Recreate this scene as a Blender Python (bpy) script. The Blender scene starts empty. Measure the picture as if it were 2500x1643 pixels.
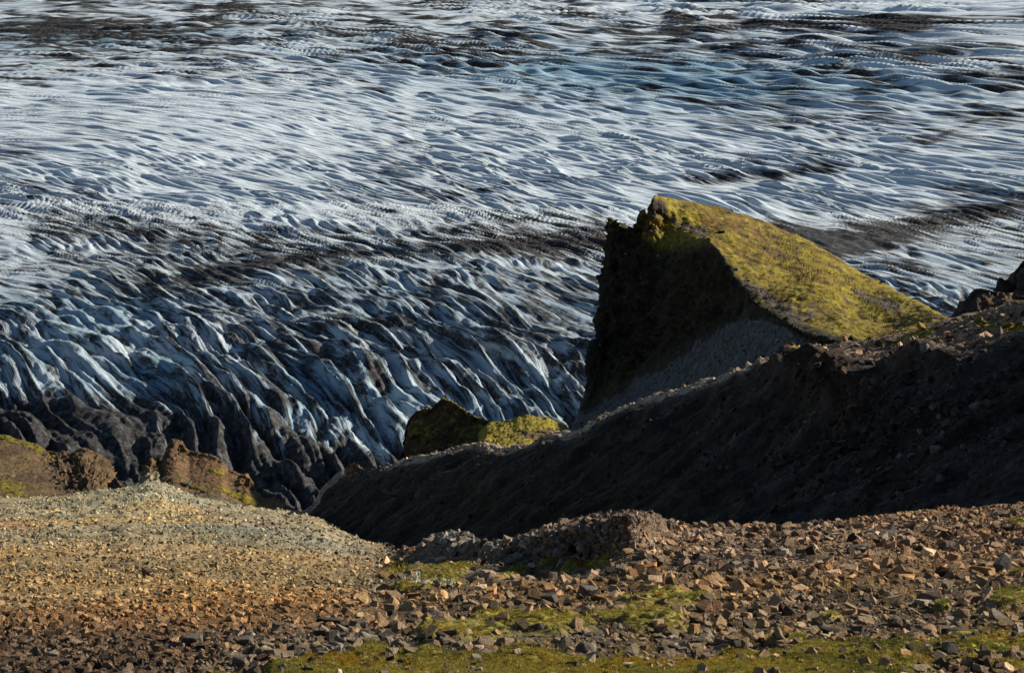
import bpy, bmesh, math, random
import numpy as np
from mathutils import Vector, noise as mnoise

S = bpy.context.scene
COL = S.collection
random.seed(7)
RNG = np.random.default_rng(11)

# ------------------------------------------------------------------ camera, sky, sun, exposure
PITCH = math.radians(14.65)
TANH = math.tan(math.radians(13.0))
cam_data = bpy.data.cameras.new('camera')
cam_data.sensor_width = 36.0
cam_data.lens = 18.0 / TANH
cam_data.clip_start = 0.5
cam_data.clip_end = 20000.0
cam = bpy.data.objects.new('camera', cam_data)
COL.objects.link(cam)
cam.location = (0, 0, 0)
cam.rotation_euler = (math.pi / 2 - PITCH, 0, 0)
S.camera = cam

SUN_AZ, SUN_EL = math.radians(69.0), math.radians(23.5)
world = bpy.data.worlds.new('World')
S.world = world
world.use_nodes = True
wn = world.node_tree
for n in list(wn.nodes):
    wn.nodes.remove(n)
sky = wn.nodes.new('ShaderNodeTexSky')
sky.sky_type = 'NISHITA'
sky.sun_disc = False
sky.sun_elevation = SUN_EL
sky.sun_rotation = SUN_AZ
sky.altitude = 500.0
sky.dust_density = 0.3
bg = wn.nodes.new('ShaderNodeBackground')
bg.inputs['Strength'].default_value = 0.05
wo = wn.nodes.new('ShaderNodeOutputWorld')
wn.links.new(sky.outputs[0], bg.inputs[0])
wn.links.new(bg.outputs[0], wo.inputs[0])

sun_data = bpy.data.lights.new('sun', 'SUN')
sun_data.energy = 5.0
sun_data.angle = math.radians(0.5)
sun_data.color = (1.0, 0.90, 0.76)
sun = bpy.data.objects.new('sun', sun_data)
COL.objects.link(sun)
sdir = Vector((math.sin(SUN_AZ) * math.cos(SUN_EL), math.cos(SUN_AZ) * math.cos(SUN_EL), math.sin(SUN_EL)))
sun.rotation_euler = (-sdir).to_track_quat('-Z', 'Y').to_euler()
sun.location = (200, 100, 150)

S.view_settings.view_transform = 'Standard'
S.view_settings.look = 'None'
S.view_settings.gamma = 1.0
S.view_settings.exposure = 0.75
S.view_settings.use_curve_mapping = False
S.cycles.max_bounces = 4
S.cycles.diffuse_bounces = 2

# ------------------------------------------------------------------ numeric helpers
CP, SP = math.cos(PITCH), math.sin(PITCH)
K = TANH / 1250.0


def at(px, py, d):
    """photograph pixel (2500 wide) and forward distance -> world point"""
    px, py, d = np.asarray(px, float), np.asarray(py, float), np.asarray(d, float)
    nx = (px - 1250.0) * K
    ny = (821.5 - py) * K
    y = CP + ny * SP
    z = -SP + ny * CP
    t = d / y
    return np.stack([nx * t, d + 0 * nx, z * t], -1)


def proj(P):
    x, y, z = P[..., 0], P[..., 1], P[..., 2]
    f = y * CP - z * SP
    u = y * SP + z * CP
    return 1250 + x / f / K, 821.5 - u / f / K


def _hash(ix, iy, iz, seed):
    h = (ix.astype(np.uint32) * np.uint32(374761393) + iy.astype(np.uint32) * np.uint32(668265263)
         + iz.astype(np.uint32) * np.uint32(2147483647) + np.uint32(seed * 1274126177 & 0xffffffff))
    h = (h ^ (h >> np.uint32(13))) * np.uint32(1274126177)
    h = (h ^ (h >> np.uint32(15))) * np.uint32(2246822519)
    return h ^ (h >> np.uint32(16))


_a = np.linspace(0, 2 * np.pi, 64, endpoint=False)
G2 = np.stack([np.cos(_a), np.sin(_a)], -1).astype(np.float32)
_r = np.random.default_rng(3).normal(size=(64, 3))
G3 = (_r / np.linalg.norm(_r, axis=1, keepdims=True)).astype(np.float32)


def n2(x, y, seed=0):
    shp = np.shape(x)
    x = np.ravel(x).astype(np.float32)
    y = np.ravel(y).astype(np.float32)
    fx, fy = np.floor(x), np.floor(y)
    ix, iy = fx.astype(np.int32), fy.astype(np.int32)
    x, y = x - fx, y - fy
    ux, uy = x * x * x * (x * (x * 6 - 15) + 10), y * y * y * (y * (y * 6 - 15) + 10)
    zero = np.zeros_like(ix)
    out = 0
    for a in (0, 1):
        wx = ux if a else 1 - ux
        for b in (0, 1):
            g = G2[_hash(ix + a, iy + b, zero, seed) & np.uint32(63)]
            out = out + wx * (uy if b else 1 - uy) * (g[:, 0] * (x - a) + g[:, 1] * (y - b))
    return (out * 1.5).reshape(shp)


def n3(P, f, seed=0, stretch=(1, 1, 1)):
    shp = P.shape[:-1]
    q = (P.reshape(-1, 3) * (np.array(stretch) * f)).astype(np.float32)
    fl = np.floor(q)
    i = fl.astype(np.int32)
    q = q - fl
    u = q * q * q * (q * (q * 6 - 15) + 10)
    out = 0
    for a in (0, 1):
        wa = u[:, 0] if a else 1 - u[:, 0]
        for b in (0, 1):
            wb = wa * (u[:, 1] if b else 1 - u[:, 1])
            for c in (0, 1):
                g = G3[_hash(i[:, 0] + a, i[:, 1] + b, i[:, 2] + c, seed) & np.uint32(63)]
                out = out + wb * (u[:, 2] if c else 1 - u[:, 2]) * (
                    g[:, 0] * (q[:, 0] - a) + g[:, 1] * (q[:, 1] - b) + g[:, 2] * (q[:, 2] - c))
    return (out * 1.6).reshape(shp)


def fbm(P, f, octaves=4, seed=0, gain=0.5, stretch=(1, 1, 1), ridged=False):
    tot, amp = 0, 1.0
    for k in range(octaves):
        v = n3(P, f, seed + k, stretch)
        tot = tot + amp * ((1 - 2 * np.abs(v)) if ridged else v)
        amp *= gain
        f *= 2.07
    return tot


def sstep(a, b, x):
    t = np.clip((x - a) / (b - a), 0, 1)
    return t * t * (3 - 2 * t)


def mix(a, b, t):
    return a + (np.asarray(b) - a) * t[..., None]


def rgb(c, shape):
    return np.broadcast_to(np.array(c, float), shape + (3,)).copy()


def ell(px, py, cx, cy, rx, ry, rot=0.0):
    dx, dy = px - cx, py - cy
    c, s = math.cos(rot), math.sin(rot)
    return np.exp(-(((dx * c + dy * s) / rx) ** 2 + ((-dx * s + dy * c) / ry) ** 2))


def cr(ctrl, t):
    """Catmull-Rom along axis 0 of ctrl at parameters t"""
    n = ctrl.shape[0]
    i = np.clip(np.floor(t).astype(int), 0, n - 2)
    f = (t - i).reshape((-1,) + (1,) * (ctrl.ndim - 1))
    p0, p1, p2, p3 = (ctrl[np.clip(i + k, 0, n - 1)] for k in (-1, 0, 1, 2))
    return 0.5 * (2 * p1 + (p2 - p0) * f + (2 * p0 - 5 * p1 + 4 * p2 - p3) * f * f + (3 * p1 - p0 - 3 * p2 + p3) * f ** 3)


def spread(lengths, n):
    """parameters 0..len(lengths) with samples in proportion to lengths"""
    cum = np.concatenate([[0], np.cumsum(lengths)])
    return np.interp(np.linspace(0, cum[-1], n), cum, np.arange(len(cum)))


def grid_normals(P):
    du = np.gradient(P, axis=1)
    dv = np.gradient(P, axis=0)
    n = np.cross(du, dv)
    n /= np.linalg.norm(n, axis=-1, keepdims=True) + 1e-9
    return n


def set_props(o, kind=None, label=None, cat=None, group=None):
    if kind:
        o['kind'] = kind
    if label:
        o['label'] = label
    if cat:
        o['category'] = cat
    if group:
        o['group'] = group
    return o


def grid_object(name, P, mat, col=None, attrs=None, parent=None, flip=False, keep=None):
    nv, nu = P.shape[:2]
    idx = np.arange(nv * nu).reshape(nv, nu)
    q = np.stack([idx[:-1, :-1], idx[:-1, 1:], idx[1:, 1:], idx[1:, :-1]], -1).reshape(-1, 4)
    if flip:
        q = q[:, ::-1]
    if keep is not None:
        q = q[keep.reshape(-1)[q].all(1)]
        used, inv = np.unique(q, return_inverse=True)
        q = inv.reshape(-1, 4)
        P = P.reshape(-1, 3)[used]
        col = None if col is None else col.reshape(-1, 3)[used]
    nf = len(q)
    npt = P.size // 3
    me = bpy.data.meshes.new(name)
    me.vertices.add(npt)
    me.vertices.foreach_set('co', P.reshape(-1).astype(np.float32))
    me.loops.add(nf * 4)
    me.loops.foreach_set('vertex_index', q.reshape(-1).astype(np.int32))
    me.polygons.add(nf)
    me.polygons.foreach_set('loop_start', np.arange(0, nf * 4, 4, dtype=np.int32))
    me.polygons.foreach_set('use_smooth', np.ones(nf, dtype=bool))
    me.update(calc_edges=True)
    if col is not None:
        a = me.attributes.new('Col', 'FLOAT_COLOR', 'POINT')
        c = np.concatenate([np.clip(col, 0.003, 1).reshape(-1, 3), np.ones((npt, 1))], 1)
        a.data.foreach_set('color', c.reshape(-1).astype(np.float32))
    for k, v in (attrs or {}).items():
        if v.ndim == P.ndim:
            a = me.attributes.new(k, 'FLOAT_VECTOR', 'POINT')
            a.data.foreach_set('vector', v.reshape(-1).astype(np.float32))
        else:
            a = me.attributes.new(k, 'FLOAT', 'POINT')
            a.data.foreach_set('value', v.reshape(-1).astype(np.float32))
    me.materials.append(mat)
    o = bpy.data.objects.new(name, me)
    COL.objects.link(o)
    if parent:
        o.parent = parent
    return o


# ------------------------------------------------------------------ materials
def new_mat(name):
    m = bpy.data.materials.new(name)
    m.use_nodes = True
    nt = m.node_tree
    b = nt.nodes['Principled BSDF']
    b.inputs['Roughness'].default_value = 0.95
    b.inputs['Specular IOR Level'].default_value = 0.15
    return m, nt, b


def node(nt, kind, **kw):
    n = nt.nodes.new(kind)
    for k, v in kw.items():
        setattr(n, k, v)
    return n


def ground_material(name, scales, strength, dist, contrast=0.5):
    """vertex colour x grain at two scales, with relief too fine for the mesh"""
    m, nt, b = new_mat(name)
    L = nt.links.new
    att = node(nt, 'ShaderNodeAttribute', attribute_name='Col')
    geo = node(nt, 'ShaderNodeNewGeometry')
    n1 = node(nt, 'ShaderNodeTexNoise')
    n1.inputs['Scale'].default_value = scales[0]
    n1.inputs['Detail'].default_value = 6
    n1.inputs['Roughness'].default_value = 0.7
    vor = node(nt, 'ShaderNodeTexVoronoi')
    vor.inputs['Scale'].default_value = scales[1]
    L(geo.outputs['Position'], n1.inputs['Vector'])
    L(geo.outputs['Position'], vor.inputs['Vector'])
    mr = node(nt, 'ShaderNodeMapRange')
    mr.inputs['From Min'].default_value = 0.3
    mr.inputs['From Max'].default_value = 0.7
    mr.inputs['To Min'].default_value = 1 - contrast
    mr.inputs['To Max'].default_value = 1 + contrast
    L(n1.outputs[0], mr.inputs[0])
    sep = node(nt, 'ShaderNodeSeparateColor')
    L(vor.outputs['Color'], sep.inputs[0])
    mr2 = node(nt, 'ShaderNodeMapRange')
    mr2.inputs['To Min'].default_value = 1 - contrast
    mr2.inputs['To Max'].default_value = 1 + contrast
    L(sep.outputs[0], mr2.inputs[0])
    mul = node(nt, 'ShaderNodeMath', operation='MULTIPLY')
    L(mr.outputs[0], mul.inputs[0])
    L(mr2.outputs[0], mul.inputs[1])
    vm = node(nt, 'ShaderNodeVectorMath', operation='SCALE')
    L(att.outputs['Color'], vm.inputs[0])
    L(mul.outputs[0], vm.inputs['Scale'])
    L(vm.outputs[0], b.inputs['Base Color'])
    add = node(nt, 'ShaderNodeMath', operation='MULTIPLY_ADD')
    L(vor.outputs['Distance'], add.inputs[0])
    add.inputs[1].default_value = -0.7
    L(n1.outputs[0], add.inputs[2])
    bp = node(nt, 'ShaderNodeBump')
    bp.inputs['Strength'].default_value = strength
    bp.inputs['Distance'].default_value = dist
    L(add.outputs[0], bp.inputs['Height'])
    L(bp.outputs[0], b.inputs['Normal'])
    return m


M_GROUND = ground_material('scree_ground', (2.2, 9.0), 0.9, 0.06, 0.3)
M_HILL = ground_material('dark_scree', (0.9, 3.0), 0.8, 0.12, 0.25)
M_HEAD = ground_material('mossy_rock', (1.3, 2.6), 0.8, 0.15, 0.35)


def stone_material(name, instanced):
    m, nt, b = new_mat(name)
    L = nt.links.new
    if instanced:
        src = node(nt, 'ShaderNodeAttribute', attribute_type='INSTANCER', attribute_name='tint').outputs['Color']
    else:
        src = node(nt, 'ShaderNodeObjectInfo').outputs['Color']
    tc = node(nt, 'ShaderNodeTexCoord')
    nz = node(nt, 'ShaderNodeTexNoise')
    nz.inputs['Scale'].default_value = 3.0
    nz.inputs['Detail'].default_value = 7
    nz.inputs['Roughness'].default_value = 0.7
    L(tc.outputs['Object'], nz.inputs['Vector'])
    mr = node(nt, 'ShaderNodeMapRange')
    mr.inputs['From Min'].default_value = 0.3
    mr.inputs['From Max'].default_value = 0.7
    mr.inputs['To Min'].default_value = 0.6
    mr.inputs['To Max'].default_value = 1.4
    L(nz.outputs[0], mr.inputs[0])
    vm = node(nt, 'ShaderNodeVectorMath', operation='SCALE')
    L(src, vm.inputs[0])
    L(mr.outputs[0], vm.inputs['Scale'])
    L(vm.outputs[0], b.inputs['Base Color'])
    bp = node(nt, 'ShaderNodeBump')
    bp.inputs['Strength'].default_value = 0.7
    bp.inputs['Distance'].default_value = 0.15
    L(nz.outputs[0], bp.inputs['Height'])
    L(bp.outputs[0], b.inputs['Normal'])
    return m


M_STONE = stone_material('stone', False)
M_STONE_I = stone_material('small_stone', True)


def ice_material():
    m, nt, b = new_mat('glacier_ice')
    L = nt.links.new
    b.inputs['Roughness'].default_value = 0.75
    b.inputs['Specular IOR Level'].default_value = 0.25
    att = node(nt, 'ShaderNodeAttribute', attribute_name='Col')
    dirt_shade = node(nt, 'ShaderNodeAttribute', attribute_name='dirt_shade')
    flow = node(nt, 'ShaderNodeAttribute', attribute_name='flow')
    mp = node(nt, 'ShaderNodeMapping')
    mp.inputs['Scale'].default_value = (0.065, 0.70, 1)
    L(flow.outputs['Vector'], mp.inputs['Vector'])
    nz = node(nt, 'ShaderNodeTexNoise')
    nz.inputs['Scale'].default_value = 1.0
    nz.inputs['Detail'].default_value = 8
    nz.inputs['Roughness'].default_value = 0.72
    nz.inputs['Distortion'].default_value = 0.5
    L(mp.outputs[0], nz.inputs['Vector'])
    mp2 = node(nt, 'ShaderNodeMapping')
    mp2.inputs['Scale'].default_value = (0.04, 0.24, 1)
    L(flow.outputs['Vector'], mp2.inputs['Vector'])
    nzb = node(nt, 'ShaderNodeTexNoise')
    nzb.inputs['Scale'].default_value = 1.0
    nzb.inputs['Detail'].default_value = 6
    nzb.inputs['Roughness'].default_value = 0.62
    L(mp2.outputs[0], nzb.inputs['Vector'])
    farn = node(nt, 'ShaderNodeAttribute', attribute_name='far')
    mixn = node(nt, 'ShaderNodeMix', data_type='FLOAT')
    L(farn.outputs['Fac'], mixn.inputs['Factor'])
    L(nz.outputs[0], mixn.inputs['A'])
    L(nzb.outputs[0], mixn.inputs['B'])
    # grit cover, and crevasse gaps painted dark, where noise is below the local level
    sub = node(nt, 'ShaderNodeMath', operation='SUBTRACT')
    L(dirt_shade.outputs['Fac'], sub.inputs[0])
    L(mixn.outputs['Result'], sub.inputs[1])
    mr = node(nt, 'ShaderNodeMapRange')
    mr.inputs['From Min'].default_value = -0.055
    mr.inputs['From Max'].default_value = 0.06
    L(sub.outputs[0], mr.inputs[0])
    mx = node(nt, 'ShaderNodeMix', data_type='RGBA')
    L(mr.outputs[0], mx.inputs['Factor'])
    L(att.outputs['Color'], mx.inputs['A'])
    geo = node(nt, 'ShaderNodeNewGeometry')
    nd = node(nt, 'ShaderNodeTexNoise')
    nd.inputs['Scale'].default_value = 0.45
    nd.inputs['Detail'].default_value = 8
    nd.inputs['Roughness'].default_value = 0.75
    L(geo.outputs['Position'], nd.inputs['Vector'])
    rd = node(nt, 'ShaderNodeValToRGB')
    rd.color_ramp.elements[0].position = 0.46
    rd.color_ramp.elements[0].color = (0.014, 0.0138, 0.014, 1)
    rd.color_ramp.elements[1].position = 0.74
    rd.color_ramp.elements[1].color = (0.16, 0.16, 0.165, 1)
    L(nd.outputs[0], rd.inputs[0])
    L(rd.outputs[0], mx.inputs['B'])
    L(mx.outputs['Result'], b.inputs['Base Color'])
    bp = node(nt, 'ShaderNodeBump')
    bp.inputs['Strength'].default_value = 0.9
    bp.inputs['Distance'].default_value = 1.6
    L(nz.outputs[0], bp.inputs['Height'])
    L(bp.outputs[0], b.inputs['Normal'])
    return m


M_ICE = ice_material()


def moss_material():
    m, nt, b = new_mat('moss')
    L = nt.links.new
    att = node(nt, 'ShaderNodeAttribute', attribute_type='INSTANCER', attribute_name='tint')
    L(att.outputs['Color'], b.inputs['Base Color'])
    tr = node(nt, 'ShaderNodeBsdfTranslucent')
    L(att.outputs['Color'], tr.inputs['Color'])
    ms = node(nt, 'ShaderNodeMixShader')
    ms.inputs[0].default_value = 0.3
    L(b.outputs[0], ms.inputs[1])
    L(tr.outputs[0], ms.inputs[2])
    L(ms.outputs[0], nt.nodes['Material Output'].inputs[0])
    return m


M_MOSS = moss_material()

# ------------------------------------------------------------------ glacier
def build_glacier():
    core = np.linspace(-15.5, 15.5, 760)
    az = np.radians(np.concatenate([np.linspace(-60, -16, 14), core, np.linspace(16, 60, 14)]))
    # rows spaced evenly in view angle, so that near and far ice are equally fine
    slope = np.concatenate([np.linspace(0.375, 0.200, 400), np.linspace(0.1998, 0.100, 620), np.linspace(0.097, 0.05, 16)])

    def base_z(d):
        near = np.clip(720 - d, 0, None)
        return -190 + 0.008 * (d - 700) - 0.00075 * near ** 2

    # distance for each view slope along the middle column
    dd = np.linspace(430, 9000, 40000)
    sl = -base_z(dd) / dd
    order = np.argsort(sl)
    D = np.interp(slope, sl[order], dd[order])
    X = D[:, None] * np.tan(az)[None, :]
    Y = np.broadcast_to(D[:, None], X.shape)
    # flow coordinates: a conformal map that turns the ridges from along the view (near) to across it (far)
    th0, k, mm = math.radians(74), 9.2e-4, 6.0e-4
    XC = 420 * np.tanh(X / 420)
    z = XC + 1j * (Y - 550)
    c = -k + 1j * 0.0
    c = complex(-k, mm)
    w = np.exp(1j * th0) * np.exp(c * z) / c
    U, V = w.real, w.imag
    w1 = n2(U / 130, V / 60, 1)
    w2 = n2(U / 55, V / 30, 2)
    V2 = V + 9 * w1 + 5 * w2
    U2 = U + 14 * n2(U / 90, V / 50, 3)
    def soft(v, e=0.05):
        return np.sqrt(v * v + e * e)

    def tri(t, e=0.06):
        return np.clip(1 - soft(((t + 1) % 2.0) - 1.0, e), 0, 1)

    near = 1 - sstep(610, 900, Y)
    far = sstep(640, 1000, Y)
    local = np.clip(np.exp(k * XC + mm * (Y - 550)), 0.5, 2.4)          # metres per flow unit
    # near: long blades of ice
    keep = 0.35 + 0.9 * sstep(-0.35, 0.35, n2(U2 / 36, V2 / 10, 16))
    ph = V2 / 3.1 + 1.4 * n2(U2 / 48, V2 / 12, 4) + 0.6 * n2(U2 / 20, V2 / 5, 5)
    h_near = 3.0 * tri(ph, 0.02) ** 1.2 * keep + 1.0 * tri(V2 / 1.7 + 1.5 * n2(U2 / 22, V2 / 5, 6), 0.05) \
        + 2.4 * soft(n2(U2 / 34, V2 / 6, 7)) + 1.0 * soft(n2(U2 / 9, V2 / 4, 10))
    # middle: narrow parallel ridges
    keep_m = 0.3 + 0.9 * sstep(-0.35, 0.35, n2(U2 / 22, V2 / 7, 40))
    ph_m = V2 / 1.35 + 1.5 * n2(U2 / 26, V2 / 6, 41) + 0.5 * n2(U2 / 11, V2 / 3, 42)
    h_mid = 1.6 * tri(ph_m, 0.12) * keep_m + 1.3 * soft(n2(U2 / 18, V2 / 2.6, 43)) + 0.5 * soft(n2(U2 / 6, V2 / 2.4, 44)) * (1 - sstep(700, 850, Y)) + 1.2 * n2(U2 / 40, V2 / 14, 45)
    # far: short hummocks between close crevasses
    ph_f = V2 / 2.4 + 1.4 * n2(U2 / 26, V2 / 9, 30)
    keep_f = 0.25 + 1.0 * sstep(-0.3, 0.35, n2(U2 / 20, V2 / 8, 32))
    h_far = 1.7 * (0.5 - 0.5 * np.cos(np.pi * ph_f)) * keep_f + 1.6 * soft(n2(U2 / 14, V2 / 3.2, 33), 0.12) + 0.6 * n2(U2 / 45, V2 / 25, 35)
    t_m, t_f = sstep(640, 860, Y), sstep(960, 1350, Y)
    big = soft(n2(U2 / 55, V2 / 9, 8))
    cross = soft(n2(U2 / 22, V2 / 16, 9))
    crumble = n2(X / 2.2, Y / 4, 11) + 0.6 * n2(X / 1.0, Y / 2.0, 15)
    patch = 0.85 + 0.4 * n2(X / 150, Y / 200, 17)
    h = local * (h_near * (1 - t_m) * (0.65 + 0.35 * sstep(480, 700, Y)) + h_mid * t_m * (1 - t_f) + h_far * t_f) * patch
    h = h + near * (6.5 * big ** 0.9 + 2.6 * cross) + (0.22 + 0.25 * (1 - sstep(560, 640, Y))) * crumble * (1 - sstep(680, 820, Y))
    # broad swells and steps of the ice
    swell = 6 * n2(X / 320, Y / 300, 12) + 1.2 * n2(U / 140, V / 110, 13)
    step = 5 * near * np.abs(n2(X / 160, (Y + 0.25 * X) / 60, 14))
    Z = base_z(Y) + h + swell + step
    P = np.stack([X, Y, Z], -1)
    # ice colour, grit and the painted shade of crevasse gaps
    px, py = proj(np.stack([X, Y, base_z(Y)], -1))
    nz = n2(X / 90, Y / 140, 20)
    nz2 = n2(U2 / 18, V2 / 3.0, 21) * (1 - sstep(1000, 1350, Y)) + n2(U2 / 18, V2 / 3.2, 26) * sstep(1000, 1350, Y)
    clean = rgb((0.62, 0.70, 0.76), X.shape)
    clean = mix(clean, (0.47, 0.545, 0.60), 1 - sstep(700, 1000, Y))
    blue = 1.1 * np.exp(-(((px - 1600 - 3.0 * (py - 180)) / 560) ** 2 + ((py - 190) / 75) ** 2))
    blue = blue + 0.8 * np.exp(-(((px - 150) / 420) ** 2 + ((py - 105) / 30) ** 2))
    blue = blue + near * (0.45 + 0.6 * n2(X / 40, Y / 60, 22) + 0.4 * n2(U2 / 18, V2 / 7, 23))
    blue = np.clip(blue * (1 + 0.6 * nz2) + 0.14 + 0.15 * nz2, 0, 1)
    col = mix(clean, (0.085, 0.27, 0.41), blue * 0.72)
    dirt_shade = 0.380 + 0.085 * t_f + 0.08 * nz + 0.10 * nz2 + 0.05 * n2(U2 / 30, V2 / 16, 25)
    # dark tongue at the foot
    dirt_shade = dirt_shade + 0.065 * near + 0.03
    foot = sstep(1030, 1180, py - 0.10 * (px - 700) + 60 * nz - 60 * ell(px, py, 1150, 1000, 250, 120))
    dirt_shade = dirt_shade + 0.22 * foot

    def band(pts, width, amt):
        pts = np.array(pts, float)
        yy = np.interp(px, pts[:, 0], pts[:, 1])
        on = sstep(pts[0, 0] - 60, pts[0, 0] + 60, px) * (1 - sstep(pts[-1, 0] - 40, pts[-1, 0] + 40, px))
        r = (py - yy + 10 * nz2) / width
        return amt * on * np.exp(-r ** 2)

    dirt_shade = dirt_shade + band([(300, 735), (600, 690), (900, 645), (1200, 615), (1480, 597), (1600, 590)], 34, 0.12)
    dirt_shade = dirt_shade + band([(500, 700), (900, 640), (1200, 612), (1480, 596), (1600, 590)], 13, 0.09)
    dirt_shade = dirt_shade + band([(100, 560), (600, 600), (1000, 570), (1500, 540)], 30, 0.09)
    dirt_shade = dirt_shade + band([(1850, 612), (2000, 590), (2200, 535), (2330, 500), (2560, 478)], 32, 0.12)
    dirt_shade = dirt_shade + band([(1950, 600), (2200, 545), (2330, 512), (2560, 492)], 14, 0.08)
    dirt_shade = dirt_shade + band([(1850, 540), (2150, 565)], 24, 0.14)
    dirt_shade = dirt_shade + band([(2000, 70), (2250, 60), (2600, 52)], 11, 0.15)
    dirt_shade = dirt_shade + band([(1400, 80), (1900, 70), (2250, 75)], 16, 0.07)
    dirt_shade = dirt_shade + band([(-300, 75), (300, 85), (520, 80)], 28, 0.12)
    dirt_shade = dirt_shade + band([(1000, 500), (1300, 440), (1700, 430), (2000, 405), (2260, 360), (2400, 300)], 9, 0.10)
    dirt_shade = dirt_shade + band([(1950, 395), (2060, 392)], 22, 0.12)
    # greyer below the dark bands, cleaner in the two bright zones
    dirt_shade = dirt_shade + 0.06 * sstep(0, 90, py - np.interp(px, [0, 600, 1500, 2500], [560, 560, 500, 470]))
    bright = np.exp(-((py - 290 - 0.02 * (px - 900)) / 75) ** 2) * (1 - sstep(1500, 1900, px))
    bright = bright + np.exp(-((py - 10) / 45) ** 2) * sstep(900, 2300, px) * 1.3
    dirt_shade = dirt_shade - 0.12 * bright
    flow = np.stack([U2, V2, 0 * U], -1)
    o = grid_object('glacier', P, M_ICE, col, {'dirt_shade': dirt_shade, 'flow': flow, 'far': sstep(850, 1250, Y)})
    set_props(o, 'structure', 'wide crevassed glacier of white and blue ice streaked with dark grit and painted gap shade', 'glacier')
    return o


build_glacier()

# ------------------------------------------------------------------ foreground slope
FG = [
    (-450, [(1643, 18), (1580, 22), (1510, 29), (1440, 40), (1380, 53), (1320, 80), (1265, 120), (1226, 165)]),
    (0, [(1643, 18), (1580, 22), (1510, 29), (1440, 40), (1380, 53), (1320, 80), (1265, 120), (1221, 168)]),
    (250, [(1643, 18), (1580, 22), (1510, 29), (1440, 40), (1380, 53), (1320, 80), (1263, 122), (1207, 173)]),
    (330, [(1643, 18), (1580, 22), (1510, 29), (1440, 40), (1380, 53), (1320, 80), (1262, 123), (1194, 176)]),
    (375, [(1643, 18), (1580, 22), (1510, 29), (1440, 40), (1380, 53), (1320, 81), (1262, 124), (1180, 179)]),
    (425, [(1643, 18), (1580, 22), (1510, 29), (1440, 40), (1380, 53), (1320, 82), (1264, 122), (1196, 177)]),
    (500, [(1643, 18), (1580, 22), (1510, 29), (1440, 40), (1380, 54), (1322, 81), (1270, 120), (1226, 176)]),
    (630, [(1643, 18), (1580, 22), (1510, 29), (1440, 41), (1382, 55), (1328, 80), (1280, 120), (1245, 174)]),
    (760, [(1643, 18), (1580, 22), (1508, 29.5), (1440, 42), (1388, 57), (1338, 84), (1296, 120), (1264, 166)]),
    (850, [(1643, 18), (1580, 22), (1505, 30), (1440, 43), (1395, 60), (1352, 90), (1327, 116), (1305, 142)]),
    (950, [(1643, 18), (1575, 22.5), (1500, 31), (1445, 41), (1405, 53), (1375, 72), (1358, 92), (1344, 112)]),
    (1015, [(1643, 18), (1570, 23), (1500, 30), (1450, 38), (1415, 46), (1385, 54), (1362, 61), (1341, 67)]),
    (1120, [(1643, 18), (1570, 23), (1500, 29.5), (1450, 37), (1415, 44), (1385, 51), (1348, 55.5), (1313, 57.5)]),
    (1200, [(1643, 18), (1570, 23), (1505, 28.5), (1455, 35), (1425, 41), (1400, 46), (1365, 50), (1335, 52)]),
    (1300, [(1643, 18), (1570, 22.5), (1510, 27.5), (1460, 34), (1425, 40), (1402, 47), (1356, 48.6), (1310, 50.3)]),
    (1450, [(1643, 18), (1570, 22.5), (1510, 27.5), (1455, 34), (1420, 40), (1384, 45.3), (1328, 46.1), (1271, 47.2)]),
    (1560, [(1643, 18), (1570, 22), (1510, 27), (1450, 34), (1400, 39), (1346, 44.6), (1300, 45.1), (1256, 45.8)]),
    (1640, [(1643, 18), (1570, 22), (1505, 27), (1445, 34), (1390, 42), (1330, 50.5), (1300, 54), (1279, 56.5)]),
    (1720, [(1643, 18), (1570, 22), (1505, 27), (1445, 33.5), (1395, 40), (1345, 48), (1315, 53), (1295, 57)]),
    (1850, [(1643, 18), (1570, 22), (1505, 27), (1445, 33), (1390, 39.5), (1340, 46.5), (1312, 52), (1291, 57)]),
    (2000, [(1643, 18), (1570, 21.8), (1500, 26.7), (1440, 32.7), (1380, 39.5), (1330, 46), (1300, 51.5), (1277, 56.5)]),
    (2250, [(1643, 18), (1570, 21.5), (1495, 26.5), (1430, 32.5), (1370, 39.5), (1320, 46), (1285, 51), (1254, 56)]),
    (2500, [(1643, 18), (1565, 21.5), (1490, 26), (1420, 32), (1355, 39), (1305, 45), (1265, 50.5), (1235, 55)]),
    (2950, [(1643, 18), (1560, 21.5), (1480, 26), (1400, 32), (1330, 39), (1275, 45), (1235, 50.5), (1200, 54)]),
]


def fg_ctrl():
    out = []
    for px, rows in FG:
        cpy, cd = rows[-1]
        col = [(px, 2500, 6.5)] + [(px, a, b) for a, b in rows]
        col += [(px, cpy + 25, cd * 1.06 + 3), (px, cpy + 240, cd * 1.12 + 10)]
        out.append(col)
    return np.array(out, float)


def loft(ctrl, us, vs, log_d=True):
    """ctrl[C,R,(px,py,d)] -> P, px, py, v"""
    c = ctrl.copy()
    if log_d:
        c[..., 2] = np.log(c[..., 2])
    a = cr(c, us)                       # nu x R x 3
    b = cr(np.swapaxes(a, 0, 1), vs)    # nv x nu x 3
    d = np.exp(b[..., 2]) if log_d else b[..., 2]
    V = np.broadcast_to(vs[:, None], d.shape)
    return at(b[..., 0], b[..., 1], d), b[..., 0], b[..., 1], V


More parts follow.
